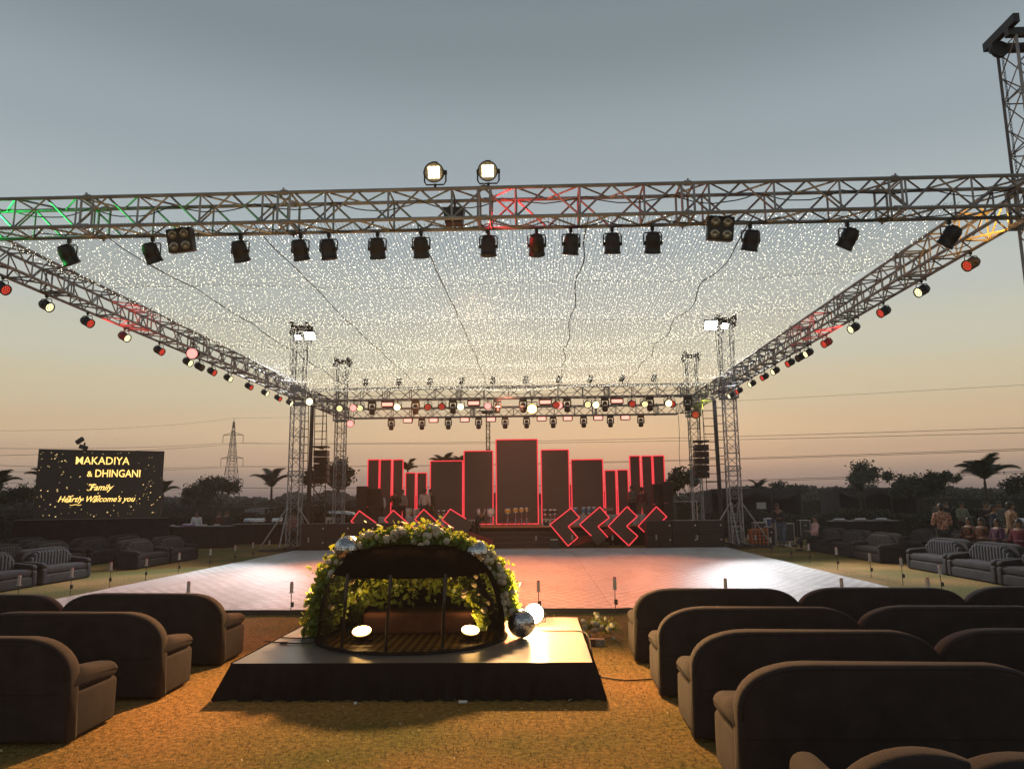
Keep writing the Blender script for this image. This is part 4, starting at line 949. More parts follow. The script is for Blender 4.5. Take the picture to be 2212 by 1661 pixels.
def mirror_ball(p,r,label):
    root=thing('mirror_ball',label,'mirror ball',p); v=[];f=[];nu,nv=36,20; rnd=random.Random(int(p[0]*100))
    # little flat mirror tiles, each tilted a hair
    for j in range(nv):
        cnt=max(6,int(nu*math.sin(PI*(j+.5)/nv)))
        for i in range(cnt):
            a0,a1=2*PI*(i+.06)/cnt,2*PI*(i+.94)/cnt; t0,t1=PI*(j+.06)/nv,PI*(j+.94)/nv; o=len(v)
            for a,t in((a0,t0),(a1,t0),(a1,t1),(a0,t1)): v.append(Vector((math.sin(t)*math.cos(a),math.sin(t)*math.sin(a),math.cos(t)))*(r*(1+rnd.uniform(-.014,.014))))
            f.append((o,o+3,o+2,o+1))
    m=MB(); m.add(v,f); m.build('mirror_tiles',mat('mirror_tile',(.50,.51,.53),.22,1,.30,14),root)
    m=MB(); m.lathe([(r*.97*math.sin(PI*i/16)+.0005,-r*.97*math.cos(PI*i/16)) for i in range(17)],(0,0,0),24); m.build('core_ball',mat('ball_core',(.15,.15,.15),.4,.5),root,True)
q=D(762,1190,9.25); mirror_ball((q.x-.01,9.06,q.z+.03),.165,'mirror ball tucked behind the garland on the upper left of the dome')
q=D(1024,1200,9.2); mirror_ball((q.x+.03,9.06,q.z+.04),.155,'mirror ball on the upper right shoulder of the dome')
mirror_ball((D(1127,1370,9.0).x,8.95,PH+.165),.16,'mirror ball standing on the platform right of the dome')
# loose leaves and flower on platform edge
for (x,y,lb) in((656,1360,'stray bright green leaf sprig at the left edge of the platform'),):
    q=G(x,y+18,PH); leafcluster([q+Vector((0,0,.03)),q+Vector((0,0,.12))],14,.035,.07,'leaf_sprig',lb,0,cat='leaf sprig')
# lamps of the dome
def bowl_lamp(p,label,d,e,r=.085,st=None,beam=None):
    root=thing('flood_lamp',label,'lamp',p); d=Vector(d).normalized(); R=d.to_track_quat('Z','Y').to_matrix()
    m=MB(); m.lathe([(.03,-.10),(.06,-.09),(r,0),(r*1.08,.01),(r,.012)],(0,0,.10),18,R); m.build('reflector',M_black,root,True)
    m=MB(); m.lathe([(.001,.016),(r*.96,.013)],(0,0,.11),18,R,cap=False); m.build('lamp_glass',st or E_warm,root)
    m=MB(); m.tube([(-r*1.15,0,.11),(-r*1.15,0,.01),(r*1.15,0,.01),(r*1.15,0,.11)],.008,5); m.box((0,0,.006),(.12,.08,.012)); m.build('bracket',M_blackm,root)
    lamp('lamp_light','SPOT',Vector((0,0,.13))+d*.03,Vector((0,0,.13))+Vector(beam or d)*2,e,(1,.60,.22),root,130,.7,.06); return root
q=G(768,1398,PH); bowl_lamp((q.x,8.72,PH+.01),'round warm lamp glowing inside the left part of the dome',(-.0,-.36,.93),48,.11,None,(.1,.45,1))
q=G(1016,1395,PH); bowl_lamp((D(1016,1376,8.75).x,8.75,PH+.01),'round warm lamp glowing inside the right part of the dome',(.10,-.34,.93),48,.105,None,(-.1,.45,1))
for o in bpy.data.objects:
    if o.name.startswith('lamp_glass'): pass
q=D(1154,1345,9.75); F1=bowl_lamp((q.x,9.75,PH+.05),'dazzling warm floodlight on the platform right of the mirror ball',(-.15,-.85,.22),170,.125,emat('flood_glare',(1,.80,.45),60,True)); F1.scale=(1,1,1)
lamp('lamp_light','POINT',(-.05,-.2,.22),None,260,(1,.62,.20),F1,soft=.12)
q=D(668,1400,9.4); bowl_lamp((-2.74,9.35,PH+.01),'small warm uplight behind the left foot of the dome',(.10,-.05,1),420,.05)
# flower pots and letter box right of the platform
def pot(x,y,w,label,fl,n,name='flower_arrangement',h=.18):
    r=leafcluster([Vector((x-w/2,y,h*.5)),Vector((x,y,h)),Vector((x+w/2,y,h*.6))],n,.12,.05,name,label,fl,cat='flowers',fsize=.04); return r
q=G(1285,1385); pot(q.x+.02,q.y+.25,.55,'arrangement of white roses and leaves on the lawn right of the platform',26,420)
q=G(645,1350); pot(-2.99,10.75,.5,'white roses lying behind the left back corner of the platform',16,60)
q=G(1230,1340); pot(.35,10.8,.3,'few white roses at the right back corner of the platform',7,40)
q=G(1290,1394); root=thing('letter_box','small brown box marked DB beside the white roses','box',(q.x,q.y,0),rad(8)); m=MB(); m.rbox((0,0,.045),(.19,.1,.09),.006,2); m.build('box_body',mat('brown_box',(.16,.06,.04),.7),root)
def text(s,size,m,parent,loc,rot=(PI/2,0,0),ext=.004,name='lettering',shear=0,off=0,al='CENTER',sx=1):
    c=bpy.data.curves.new(name,'FONT'); c.body=s; c.size=size; c.extrude=ext; c.shear=shear; c.offset=off; c.align_x=al; c.resolution_u=3
    t=bpy.data.objects.new(name+'_c',c); COL.objects.link(t); dg=bpy.context.evaluated_depsgraph_get(); me=bpy.data.meshes.new_from_object(t.evaluated_get(dg)); bpy.data.objects.remove(t)
    o=bpy.data.objects.new(name,me); COL.objects.link(o); me.materials.clear(); me.materials.append(m); o.parent=parent; o.location=loc; o.rotation_euler=rot; o.scale=(sx,1,1); return o
m=MB(); m.box((.03,-.053,.045),(.12,.005,.085)); m.build('sign_plate',mat('cream_plate',(.5,.45,.38),.6),root)
text('DB',.085,M_black,root,(.03,-.0565,.015),ext=.001)
# cables on the platform and lawn
for pts,lb in(([( -3.05,9.0,PH+.012),(-2.8,8.95,PH+.012),(-2.62,9.05,PH+.012),(-2.55,9.5,PH+.012)],'black cable curving over the left side of the platform'),([(-3.15,8.75,PH+.012),(-2.9,8.65,PH+.014),(-2.7,8.62,PH+.014),(-2.45,8.72,PH+.012)],'black cable with a connector lying on the platform'),
  ([(-.05,9.4,PH+.012),(.2,9.36,PH+.012),(.5,9.33,PH+.012),(.585,9.2,PH-.03),(.60,9.0,.2),(.62,8.8,.03),(.66,8.5,.012)],'black cable running from the floodlight over the platform edge'),([(.66,8.45,.012),(.9,8.30,.012),(1.15,8.33,.012),(1.6,8.4,.012)],'black cable lying on the grass towards the right sofas')):
    m=MB(); P=[Vector(p) for p in pts]; sm=[]
    for i in range(len(P)-1):
        a,b=P[i],P[i+1]; p0=P[max(i-1,0)];p3=P[min(i+2,len(P)-1)]
        for k in range(6):
            t=k/6; sm.append(.5*((2*a)+(b-p0)*t+(2*p0-5*a+4*b-p3)*t*t+(3*a-p0-3*b+p3)*t**3))
    sm.append(P[-1]); m.tube(sm,.008,5); 
    if 'connector' in lb: m.rbox(P[1],(.09,.03,.025),.01,2)
    tag(m.build('floor_cable',M_rubber,None,True),lb,'cable')
q=G(1000,1518); m=MB(); m.rbox((0,0,.012),(.085,.04,.02),.006,2); tag(m.build('paper_scrap',M_white,None,False,(q.x,q.y,0)),'small white scrap lying in front of the platform skirt','scrap')
q=G(768,1521); m=MB(); m.rbox((0,0,.012),(.03,.03,.02),.006,2); tag(m.build('paper_scrap',M_white,None,False,(q.x,q.y,0)),'tiny white scrap left of the centre of the platform skirt','scrap')
# ---------------------------------------------------------------- big screen at the left
def big_screen():
    A=D(70,1122,30.3);B=D(346,1122,32.4);T=D(75,970,30.3); a=Vector((A.x,A.y,0)); b=Vector((B.x,B.y,0)); w=(b-a).length; z0=1.36; h=T.z-z0
    ang=math.atan2(b.y-a.y,b.x-a.x); c=(a+b)/2
    root=thing('led_screen','large black screen with golden welcome lettering standing on a black base','screen',(c.x,c.y,0),ang)
    m=MB(); m.box((0,.12,z0+h/2),(w,.22,h)); m.build('screen_panel',mat('screen_black',(.012,.011,.013),.45,0,.1,2),root)
    m=MB(); m.rbox((-.1,.25,z0/2-.01),(w+1.0,1.3,z0-.03),.05,2,None,.01,1); m.build('draped_base',M_cloth,root)
    m=MB(); m.rbox((-.1,-.42,z0-.01),(w+.9,.05,.03),.01,1); m.build('base_rim',mat('rim_grey',(.12,.10,.09),.6),root)
    def P(u,v): return ((u-.5)*w,-.006,z0+h*(1-v))
    def t(s,u,v,capu,**k):
        p=P(u,v); size=capu*h/.70; return text(s,size,E_text,root,(p[0],p[1],p[2]-capu*h/2),ext=.006,**k)
    t('MAKADIYA',.50,.155,.112,off=.0012,sx=.88)
    t('&',.405,.35,.080,off=.003); t('DHINGANI',.630,.34,.108,off=.004,sx=.80)
    t('Family',.50,.545,.088,shear=.42,off=.004,sx=.88); t("Heartly Welcome's you",.475,.715,.082,shear=.42,off=.003,sx=.88)
    # flourishes of the script capitals
    m=MB()
    def sw(u,v,s):
        p=Vector(P(u,v)); pts=[p+Vector((s*x,-.008,s*y)) for x,y in((-.9,-.6),(-.6,-.85),(-.1,-.5),(.1,.2),(0,.7),(-.4,.75),(-.5,.4),(0,.5),(.7,.85))]; m.tube(pts,.012,4)
    for u,v in((.425,.545),(.27,.715),(.475,.715)): sw(u,v,.17)
    pp=Vector(P(.66,.60)); m.tube([Vector(P(.27+.01*i,.80+.006*math.sin(i*1.1))) for i in range(0,10)],.010,4)
    m.build('script_flourish',E_text,root)
    d=MB(); rnd=random.Random(4)
    for i in range(170):
        u,v=rnd.uniform(.01,.99),rnd.uniform(.03,.97); s=rnd.choice((.010,.012,.015,.024)); p=P(u,v)
        if .24<u<.78 and .06<v<.80 and rnd.random()<.85: continue
        d.ico((p[0],p[1],p[2]),(s*1.6,.004,s*.8),1,Matrix.Rotation(rad(-35),3,'Y'))
    o=d.build('golden_sparks',E_dot,root); o['kind']='stuff'
big_screen()
# ---------------------------------------------------------------- banquet tables
def table(x0,x1,y,w,h,label,ang=0):
    L0=x1-x0; root=thing('banquet_table',label,'table',((x0+x1)/2,y,0),ang); n=int(L0*14); v=[];f=[]
    per=[(-L0/2+L0*i/n,-w/2) for i in range(n)]+[(L0/2,-w/2+w*i/12) for i in range(12)]+[(L0/2-L0*i/n,w/2) for i in range(n)]+[(-L0/2,w/2-w*i/12) for i in range(12)]
    N=len(per)
    for k in range(6):
        z=h*(1-k/5)+.003
        for i,(px,py) in enumerate(per):
            q=1+.02*k/5+.012*k/5*math.sin(i*1.9); v.append((px*q if abs(abs(px)-L0/2)<.01 else px,py*(1+.10*k/5+.05*k/5*math.sin(i*1.7)),z))
    f=[(k*N+i,k*N+(i+1)%N,(k+1)*N+(i+1)%N,(k+1)*N+i) for k in range(5) for i in range(N)]+[tuple(range(N))]
    m=MB(); m.add(v,f); m.build('tablecloth',M_cloth,root); m=MB(); m.rbox((0,0,h+.02),(L0+.02,w+.02,.025),.008,1); m.build('table_top',mat('table_top_grey',(.06,.06,.065),.35),root); return root
a=D(270,1160,33.2).x;b=D(498,1160,33.2).x
table(a,b,33.2,.9,.92,'long black draped table nearest the seats, with plates on top'); 
a2=D(505,1160,36.3).x;b2=D(645,1160,36.3).x
table(a2,b2,36.3,.8,.92,'black draped table behind the left back tower')
table(-25.5,-19.0,36.5,.8,.9,'black draped table behind the big screen base')
def ware(x,y,z,kind,label,c=(.5,.5,.5)):
    root=thing(kind,label,{'chafing_dish':'chafing dish','plate_stack':'plates','tray':'tray'}.get(kind,'tableware'),(x,y,z)); m=MB()
    if kind=='plate_stack': m.lathe([(.06,0),(.12,.02),(.13,.06),(.10,.07),(.001,.065)],(0,0,0),14); m.build('plates',M_white,root)
    elif kind=='chafing_dish':
        m.rbox((0,0,.12),(.50,.32,.10),.03,2); m.build('water_pan',M_chrome,root); m=MB(); m.rbox((0,0,.21),(.46,.28,.10),.05,3); m.build('lid',M_chrome,root,True); m=MB()
        for sx in(-1,1): m.bar((sx*.2,-.1,0),(sx*.2,-.1,.08),.01,4); m.bar((sx*.2,.1,0),(sx*.2,.1,.08),.01,4)
        m.build('legs',M_alu,root)
    else: m.rbox((0,0,.03),(.6,.3,.05),.02,2); m.build('tray_body',mat('tray_'+kind+str(c[0]),c,.6),root); m=MB(); m.rbox((0,0,.08),(.4,.2,.05),.02,2); m.build('tray_content',M_white,root)
ware(D(407,1150,33.2).x,33.1,.955,'tray','purple tray lying on the long black table',(.30,.10,.34))
for i,px in enumerate((375,432,445,472)): ware(D(px,1150,33.2).x,33.0,.955,'plate_stack','white plates on the long black table, %s stack from the left'%ORD[i])
for i,px in enumerate((540,562,600)): ware(D(px,1148,36.3).x,36.2,.955,'chafing_dish','silver chafing dish on the black table behind the left tower, %s from the left'%ORD[i])

# ---------------------------------------------------------------- people
def skin(name,V,E,m,parent,roots=(0,),sub=1):
    me=bpy.data.meshes.new(name); me.from_pydata([v[0] for v in V],E,[]); o=bpy.data.objects.new(name,me); COL.objects.link(o); o.parent=parent; me.materials.append(m)
    md=o.modifiers.new('skin','SKIN'); md.use_smooth_shade=True
    if not me.skin_vertices: 
        bpy.context.view_layer.objects.active=o; bpy.ops.mesh.customdata_skin_add()
    sk=me.skin_vertices[0].data
    for i,v in enumerate(V):
        r=v[1]; sk[i].radius=(r,r) if not isinstance(r,tuple) else r; sk[i].use_root=i in roots
    s=o.modifiers.new('sub','SUBSURF'); s.levels=sub; s.render_levels=sub+1 if sub<2 else sub
    return o
def person(label,loc,rz,top,bottom,pose='stand',hair='short',skirt=False,s=1.0,arms=('down','down'),look=0,prop=None):
    root=thing('person',label,'person',loc,rz); root.scale=(s,s,s)
    if pose=='sit': hz=.50; pel=Vector((0,.0,.52)); lean=-.05
    elif pose=='bend': pel=Vector((0,0,.92)); lean=.28
    else: pel=Vector((0,0,.93)); lean=.02
    def up(d,side=0,fwd=0): return pel+Vector((side,-lean*d/.5-fwd,d))
    tors=[(pel,(.155,.115)),(up(.18),(.135,.10)),(up(.36),(.165,.11)),(up(.50),(.11,.085)),(up(.545),.055),(up(.605,0,.01),(.066,.078)),(up(.68,0,.005),(.080,.098)),(up(.745,0,-.005),(.064,.078))]
    E=[(i,i+1) for i in range(7)]
    V=list(tors)
    arm_pts=[]
    for sd,st in zip((-1,1),arms):
        sh=up(.455,sd*.175); 
        if st=='down': el=sh+Vector((sd*.05,.02,-.29)); wr=el+Vector((sd*.0,-.06,-.25))
        elif st=='fold': el=sh+Vector((sd*.07,-.03,-.27)); wr=el+Vector((-sd*.17,-.19,.10))
        elif st=='front': el=sh+Vector((sd*.06,-.06,-.28)); wr=el+Vector((-sd*.05,-.24,.03))
        elif st=='face': el=sh+Vector((sd*.08,-.12,-.25)); wr=el+Vector((-sd*.08,-.12,.24))
        elif st=='phone': el=sh+Vector((sd*.05,-.04,-.28)); wr=el+Vector((-sd*.12,-.25,.04))
        i=len(V); V+= [(sh,.062),(el,.045),(wr,.030),(wr+(wr-el).normalized()*.06,(.036,.02))]; E+=[(3,i),(i,i+1),(i+1,i+2),(i+2,i+3)]; arm_pts.append((sh,el,wr))
    leg_pts=[]
    for sd in(-1,1):
        hp=pel+Vector((sd*.095,0,-.03))
        if pose=='sit':
            kn=hp+Vector((sd*.05,-.44,.04)); an=kn+Vector((0,-.04-.25*(sd>0)*(prop=='crossed'),-.44+.18*(sd>0)*(prop=='crossed')))
        elif pose=='walk' or pose=='bend': kn=hp+Vector((sd*.03,-.06-sd*.10,-.42)); an=kn+Vector((0,.10-sd*.08,-.40))
        else: kn=hp+Vector((sd*.015,-.02,-.42)); an=kn+Vector((0,.03,-.40))
        an.z=max(an.z,.075); to=an+Vector((sd*.02,-.15,-.045)); i=len(V)
        V+=[(hp,.085),(kn,.058),(an,.042),(to,.034)]; E+=[(0,i),(i,i+1),(i+1,i+2),(i+2,i+3)]; leg_pts.append((hp,kn,an,to))
    roots=[0]
    # five fingers on each hand, rooted in the palm
    for (sh,el,wr) in arm_pts:
        d=(wr-el).normalized(); sidev=d.cross(Vector((0,0,1))); sidev=sidev.normalized() if sidev.length>.1 else Vector((0,1,0)); pm=wr+d*.07
        for q,(o,ln) in enumerate(((-.026,.055),(-.009,.066),(.009,.07),(.026,.06))):
            i=len(V); a=pm+sidev*o; V+=[(a,.009),(a+d*ln*.6,.0085),(a+d*ln*.9+Vector((0,0,-.018)),.007)]; E+=[(i,i+1),(i+1,i+2)]; roots.append(i)
        i=len(V); a=wr+d*.03-sidev*.028; V+=[(a,.011),(a+d*.03-sidev*.022,.010),(a+d*.055-sidev*.025,.008)]; E+=[(i,i+1),(i+1,i+2)]; roots.append(i)
    skin('body',V,E,M_skin,root,roots,1)
    hd=up(.675,0,.01)
    # face: nose, ears, brows as features on the head, hair cap
    f=MB(); f.ico(hd+Vector((0,-.098,-.01)),(.014,.022,.026),1); f.ico(hd+Vector((.078,0,-.01)),(.012,.02,.03),1); f.ico(hd+Vector((-.078,0,-.01)),(.012,.02,.03),1); f.build('nose_and_ears',M_skin,root,True)
    f=MB(); 
    for sx in(-1,1): f.ico(hd+Vector((sx*.032,-.088,.015)),(.014,.008,.008),1); f.ico(hd+Vector((sx*.034,-.09,.038)),(.022,.006,.005),1)
    f.ico(hd+Vector((0,-.088,-.055)),(.026,.008,.007),1); f.build('face_features',M_hair,root,True)
    h=MB(); h.ico(hd+Vector((0,.024,.040)),(.090,.104,.092),2,None,.04); h.ico(hd+Vector((0,.05,-.02)),(.082,.07,.08),2,None,.03); 
    if hair=='long':
        h.ico(hd+Vector((0,.06,-.08)),(.095,.06,.16),2,None,.05); h.ico(hd+Vector((.08,.0,-.10)),(.03,.05,.14),1,None,.05); h.ico(hd+Vector((-.08,.0,-.10)),(.03,.05,.14),1,None,.05)
    if hair=='cap': h.lathe([(.001,.012),(.10,.008),(.10,0)],hd+Vector((0,-.07,.055)),12,cap=False)
    h.build('hair',M_hair,root,True)
    # shirt
    SV=[(pel+Vector((0,0,-.06)),(.175,.135)),(up(.18),(.155,.12)),(up(.36),(.185,.13)),(up(.485),(.125,.10)),(up(.535),.065)]; SE=[(i,i+1) for i in range(4)]
    for (sh,el,wr) in arm_pts:
        i=len(SV); SV+=[(sh,.078),(el,.060),(el.lerp(wr,.75),.046)]; SE+=[(3,i),(i,i+1),(i+1,i+2)]
    skin('shirt',SV,SE,top,root,(0,),1)
    if skirt:
        m=MB(); 
        if pose=='sit': m.rbox(pel+Vector((0,-.2,-.05)),(.42,.62,.2),.08,3); m.rbox(pel+Vector((0,-.45,-.28)),(.40,.2,.45),.06,3)
        else: m.lathe([(.27,.10),(.24,.4),(.18,.8),(.15,.96)],(0,0,0),18)
        m.build('skirt',bottom,root,True)
    else:
        TV=[(pel+Vector((0,0,.05)),(.165,.125))]; TE=[]
        for (hp,kn,an,to) in leg_pts:
            i=len(TV); TV+=[(hp,.105),(kn,.078),(an+(kn-an)*.08,.060)]; TE+=[(0,i),(i,i+1),(i+1,i+2)]
        skin('trousers',TV,TE,bottom,root,(0,),1)
    sh=MB()
    for (hp,kn,an,to) in leg_pts:
        d=(to-an); d.z=0; d.normalize(); sh.rbox(Vector((an.x,an.y,an.z-.045))+d*.07,(.095,.27,.075),.03,3)
    sh.build('shoes',M_black,root,True)
    return root
def patt(name,a,b,sc=30):
    m=mat(name,a,.9,0,0,sc,.1,col2=b)
    for n in m.node_tree.nodes:
        if n.type=='VALTORGB': n.color_ramp.elements[0].position=.46; n.color_ramp.elements[1].position=.54
    return m
C_blk=cloth('black',(.02,.02,.022)); C_wht=cloth('white',(.50,.50,.52)); C_orn=cloth('rust',(.20,.06,.035)); C_pink=cloth('pink',(.52,.30,.30)); C_jean=cloth('denim',(.07,.09,.13)); C_navy=cloth('navy',(.025,.027,.05)); C_grn=cloth('pale_green',(.14,.16,.11)); C_grey=cloth('grey',(.09,.09,.085)); C_mag=cloth('magenta',(.13,.02,.04)); C_pur=cloth('purple',(.06,.018,.05)); C_sar=patt('orange_black_print',(.16,.05,.02),(.02,.014,.016),12)
C_pat=patt('block_print',(.10,.04,.035),(.42,.24,.17),26); C_beige=patt('beige_print',(.14,.075,.045),(.34,.22,.14),34)
DZ=SD+.02
def onstage(px,Y,*a,**k): 
    x=D(px,1090,Y).x; return person(a[0],(x,Y,DZ),*a[1:],**k)
onstage(805,34.2,'person in a rust shirt with folded arms beside the left stack',rad(20),C_orn,C_blk,arms=('fold','fold'),s=.98)
onstage(824,33.9,'person in a pale shirt standing next to the rust shirt on stage',rad(-30),C_wht,C_blk,arms=('fold','down'),s=.90)
onstage(854,34.2,'person in black raising both hands to the head behind the cream drums',rad(10),C_blk,C_blk,arms=('face','face'),s=.96)
onstage(869,34.3,'person in a grey checked shirt behind the cream drums',rad(-15),patt('check_shirt',(.10,.10,.10),(.32,.28,.27),40),C_blk,s=.97)
onstage(917,33.0,'person in a white shirt seen from behind near the third chevron',rad(175),cloth('cream',(.42,.33,.30)),C_blk,arms=('down','down'),s=.99)
onstage(931,34.4,'person in dark clothes facing the white shirt on stage',rad(-40),C_blk,C_blk,s=.98)
onstage(1367,34.3,'tall person in dark green standing among the right screens',rad(-60),C_grey,C_blk,arms=('down','front'),s=1.02)
onstage(1387,33.9,'person in a dark red shirt seen from behind on the right of the stage',rad(170),cloth('dark_red',(.10,.025,.03)),cloth('brown',(.12,.08,.06)),s=.97)
# crew person bending by the left ramp
q=D(1022,1170,31.9); person('crew person in black leaning beside the fourth chevron',(q.x+.1,31.9,0),rad(60),C_blk,C_blk,pose='bend',arms=('front','front'),s=.95)
# behind the left tables
person('person in a white shirt standing behind the long black table',(D(425,1120,34.6).x,34.6,0),rad(15),cloth('bright_white',(.62,.62,.66)),C_wht,arms=('phone','down'),s=.92)
person('person in dark red standing behind the table right of the white shirt',(D(473,1120,35).x,35,0),rad(0),cloth('maroon',(.08,.02,.02)),C_blk,s=.93)
person('person in black standing at the right end of the long black table',(D(491,1120,34.9).x,34.9,0),rad(-25),C_blk,C_blk,s=.95)
person('worker in a red vest standing inside the left back tower legs',(D(634,1120,31.6).x,31.6,0),rad(30),cloth('red_vest',(.22,.04,.03)),C_blk,s=.9)
# right side
q=D(1690,1181,30.6); person('person in a black shirt and blue jeans walking with head bowed on the right lawn',(q.x,30.6,0),rad(-35),C_blk,C_jean,pose='bend',hair='cap',arms=('down','phone'),s=1.0)
person('person in a pink shirt sitting on the farthest front sofa at the right, looking down',(10.15,28.0,-.02),-PI/2-.1,C_pink,C_blk,pose='sit',arms=('phone','phone'),s=1.0,prop='crossed')
def rp(px,py,X,label,rz,a,b,**k):
    p=XP(px,py,X); return person(label,(X,p.y,0),rz,a,b,**k)
rp(2033,1101,11.9,'person in an orange block printed shirt seen from behind among the right sofas',rad(165),C_pat,C_blk,arms=('front','front'),s=1.0)
rp(2076,1098,16.6,'person in a pale green shirt carrying a tray behind the right sofas',rad(10),C_grn,C_blk,arms=('front','front'),s=1.0)
rp(2025,1094,19.5,'person in dull grey clothes far behind the printed shirt',rad(-10),C_grey,C_blk,s=1.0)
rp(2042,1093,20.8,'dark haired person mostly hidden behind the printed shirt',rad(20),C_blk,C_blk,s=1.0)
rp(2145,1113,13.6,'person in a navy jacket with a white badge looking to the right',rad(50),C_navy,C_blk,arms=('front','down'),s=.97)
rp(2180,1094,13.6,'person in a beige patterned long shirt at the right edge, facing right',rad(80),C_beige,C_beige,arms=('front','front'),s=1.02)
rp(2128,1096,17.0,'person in black with folded arms behind the navy jacket',rad(0),C_blk,C_blk,arms=('fold','fold'),s=1.0)
rp(2158,1094,17.6,'person in dark grey standing behind the navy jacket on the right',rad(-30),C_grey,C_blk,s=1.0)
for px,lb,a,b,rz in((2099,'woman in an orange and black sari sitting left of the seated group',C_sar,C_sar,-1.2),(2126,'woman in black and orange sitting second in the seated group',C_sar,C_blk,-1.1),(2160,'woman in purple sitting with a white plate in the seated group',C_pur,C_pur,-1.5),(2207,'woman in magenta sitting at the right frame edge',C_mag,C_mag,-1.2)):
    p=XP(px,1145,12.55); person(lb,(12.45,p.y,.10),rz,a,b,pose='sit',hair='long',skirt=True,arms=('front','front'),s=.93)
p=XP(2215,1130,16); table(15.4,17.6,p.y,.8,.9,'black draped snack table at the far right edge')
for i in range(2): ware(15.8+.8*i,p.y,.93,'chafing_dish','silver chafing dish on the snack table at the right edge, %s from the left'%ORD[i])
p=D(1855,1142,33); table(p.x-1.2,p.x+1.6,33,.8,.9,'black draped table by the hedge with trays on it')
for i in range(3): ware(p.x-.8+.9*i,33,.93,'tray','pale tray on the table by the hedge, %s from the left'%ORD[i],(.2,.2,.24))

# ---------------------------------------------------------------- equipment at the right
a=D(1623,1172,31.2); b=D(1654,1137,31.2); root=thing('orange_crate','orange perforated plastic crate beside the right back tower','crate',((a.x+b.x)/2,31.3,0))
w=b.x-a.x; h=.68; m=MB(); oc=mat('orange_plastic',(.42,.10,.02),.55)
for i in range(6): m.box((0,-.25,h*i/5+.02),(w,.03,.035))
for i in range(5): m.box((-w/2+w*i/4,-.252,h/2+.02),(.05,.03,h))
m.box((0,.25,h/2),(w,.03,h)); m.box((-w/2,0,h/2),(.03,.47,h)); m.box((w/2,0,h/2),(.03,.47,h)); m.build('crate_lattice',oc,root); m=MB(); m.box((0,0,h/2),(w-.06,.44,h-.1)); m.build('crate_inside',M_black,root)
for (xa,xb,ya,yb,Y,lb) in((1655,1671,1137,1176,31.3,'black equipment case standing right of the orange crate'),(1627,1653,1128,1137,33.5,'silver edged case lying behind the orange crate'),(1671,1712,1130,1146,34.5,'long silver edged flight case behind the walking person'),(1580,1600,1136,1150,32.4,'low case behind the right tower foot'),(1724,1748,1123,1147,37,'stack of dark metal cases near the hedge')):
    a=D(xa,ya,Y); b=D(xb,yb,Y); z=a.z; crate((a.x+b.x)/2,Y,0,max(.3,b.x-a.x),.5,max(.25,z),lb)
for i,(xa,ya,xb,yb) in enumerate(((1600,1176,1640,1180),(1640,1172,1670,1178),(1680,1178,1712,1182))):
    a=G(xa,ya);b=G(xb,yb); m=MB(); m.tube([a+Vector((0,0,.03)),a.lerp(b,.5)+Vector((.1,.4,.03)),b+Vector((0,0,.03))],.03,6); tag(m.build('loose_pipe',M_alu),'loose pale pipe on the grass by the right tower, %s from the left'%ORD[i],'pipe')
a=D(1634,1085,42); b=D(1655,1099,42); root=thing('notice_board','pale blank board on legs beyond the right tower','board',((a.x+b.x)/2,42,0)); m=MB(); m.box((0,0,(a.z+b.z)/2),(b.x-a.x,.04,a.z-b.z)); m.build('board_panel',mat('board_pale',(.32,.33,.33),.5),root); m=MB(); m.bar((-.2,.04,0),(-.2,.04,b.z+.1),.02,5); m.bar((.2,.04,0),(.2,.04,b.z+.1),.02,5); m.build('legs',M_blackm,root)
a=D(704,1117,36.8); b=D(722,1132,36.8); root=thing('photo_board','small board with a framed portrait behind the left subwoofers','board',((a.x+b.x)/2,36.8,0)); m=MB(); m.box((0,0,(a.z+b.z)/2),(b.x-a.x,.04,a.z-b.z)); m.build('board_panel',mat('board_cream',(.42,.40,.38),.5),root); m=MB(); m.ico((-.08,-.022,(a.z+b.z)/2-.05),(.07,.004,.09),2); m.ico((.08,-.022,(a.z+b.z)/2-.03),(.07,.004,.08),2); m.build('portrait_shapes',mat('portrait',(.05,.03,.03),.6),root); m=MB(); m.bar((0,.04,0),(0,.04,b.z+.1),.02,5); m.build('legs',M_blackm,root)
q=D(1662,1112,38); root=thing('blue_drum','blue barrel draped with a white cloth near the hedge','barrel',(q.x,38,0)); m=MB(); m.lathe([(.27,0),(.29,.1),(.28,.45),(.29,.8),(.27,.9)],(0,0,0),16); m.build('barrel_body',mat('blue_plastic',(.05,.06,.16),.5),root,True); m=MB(); m.rbox((-.1,-.1,.93),(.5,.4,.06),.03,2,None,.03,2); m.rbox((-.26,-.1,.72),(.06,.4,.4),.03,2,None,.03,2); m.build('cloth',M_white,root,True)

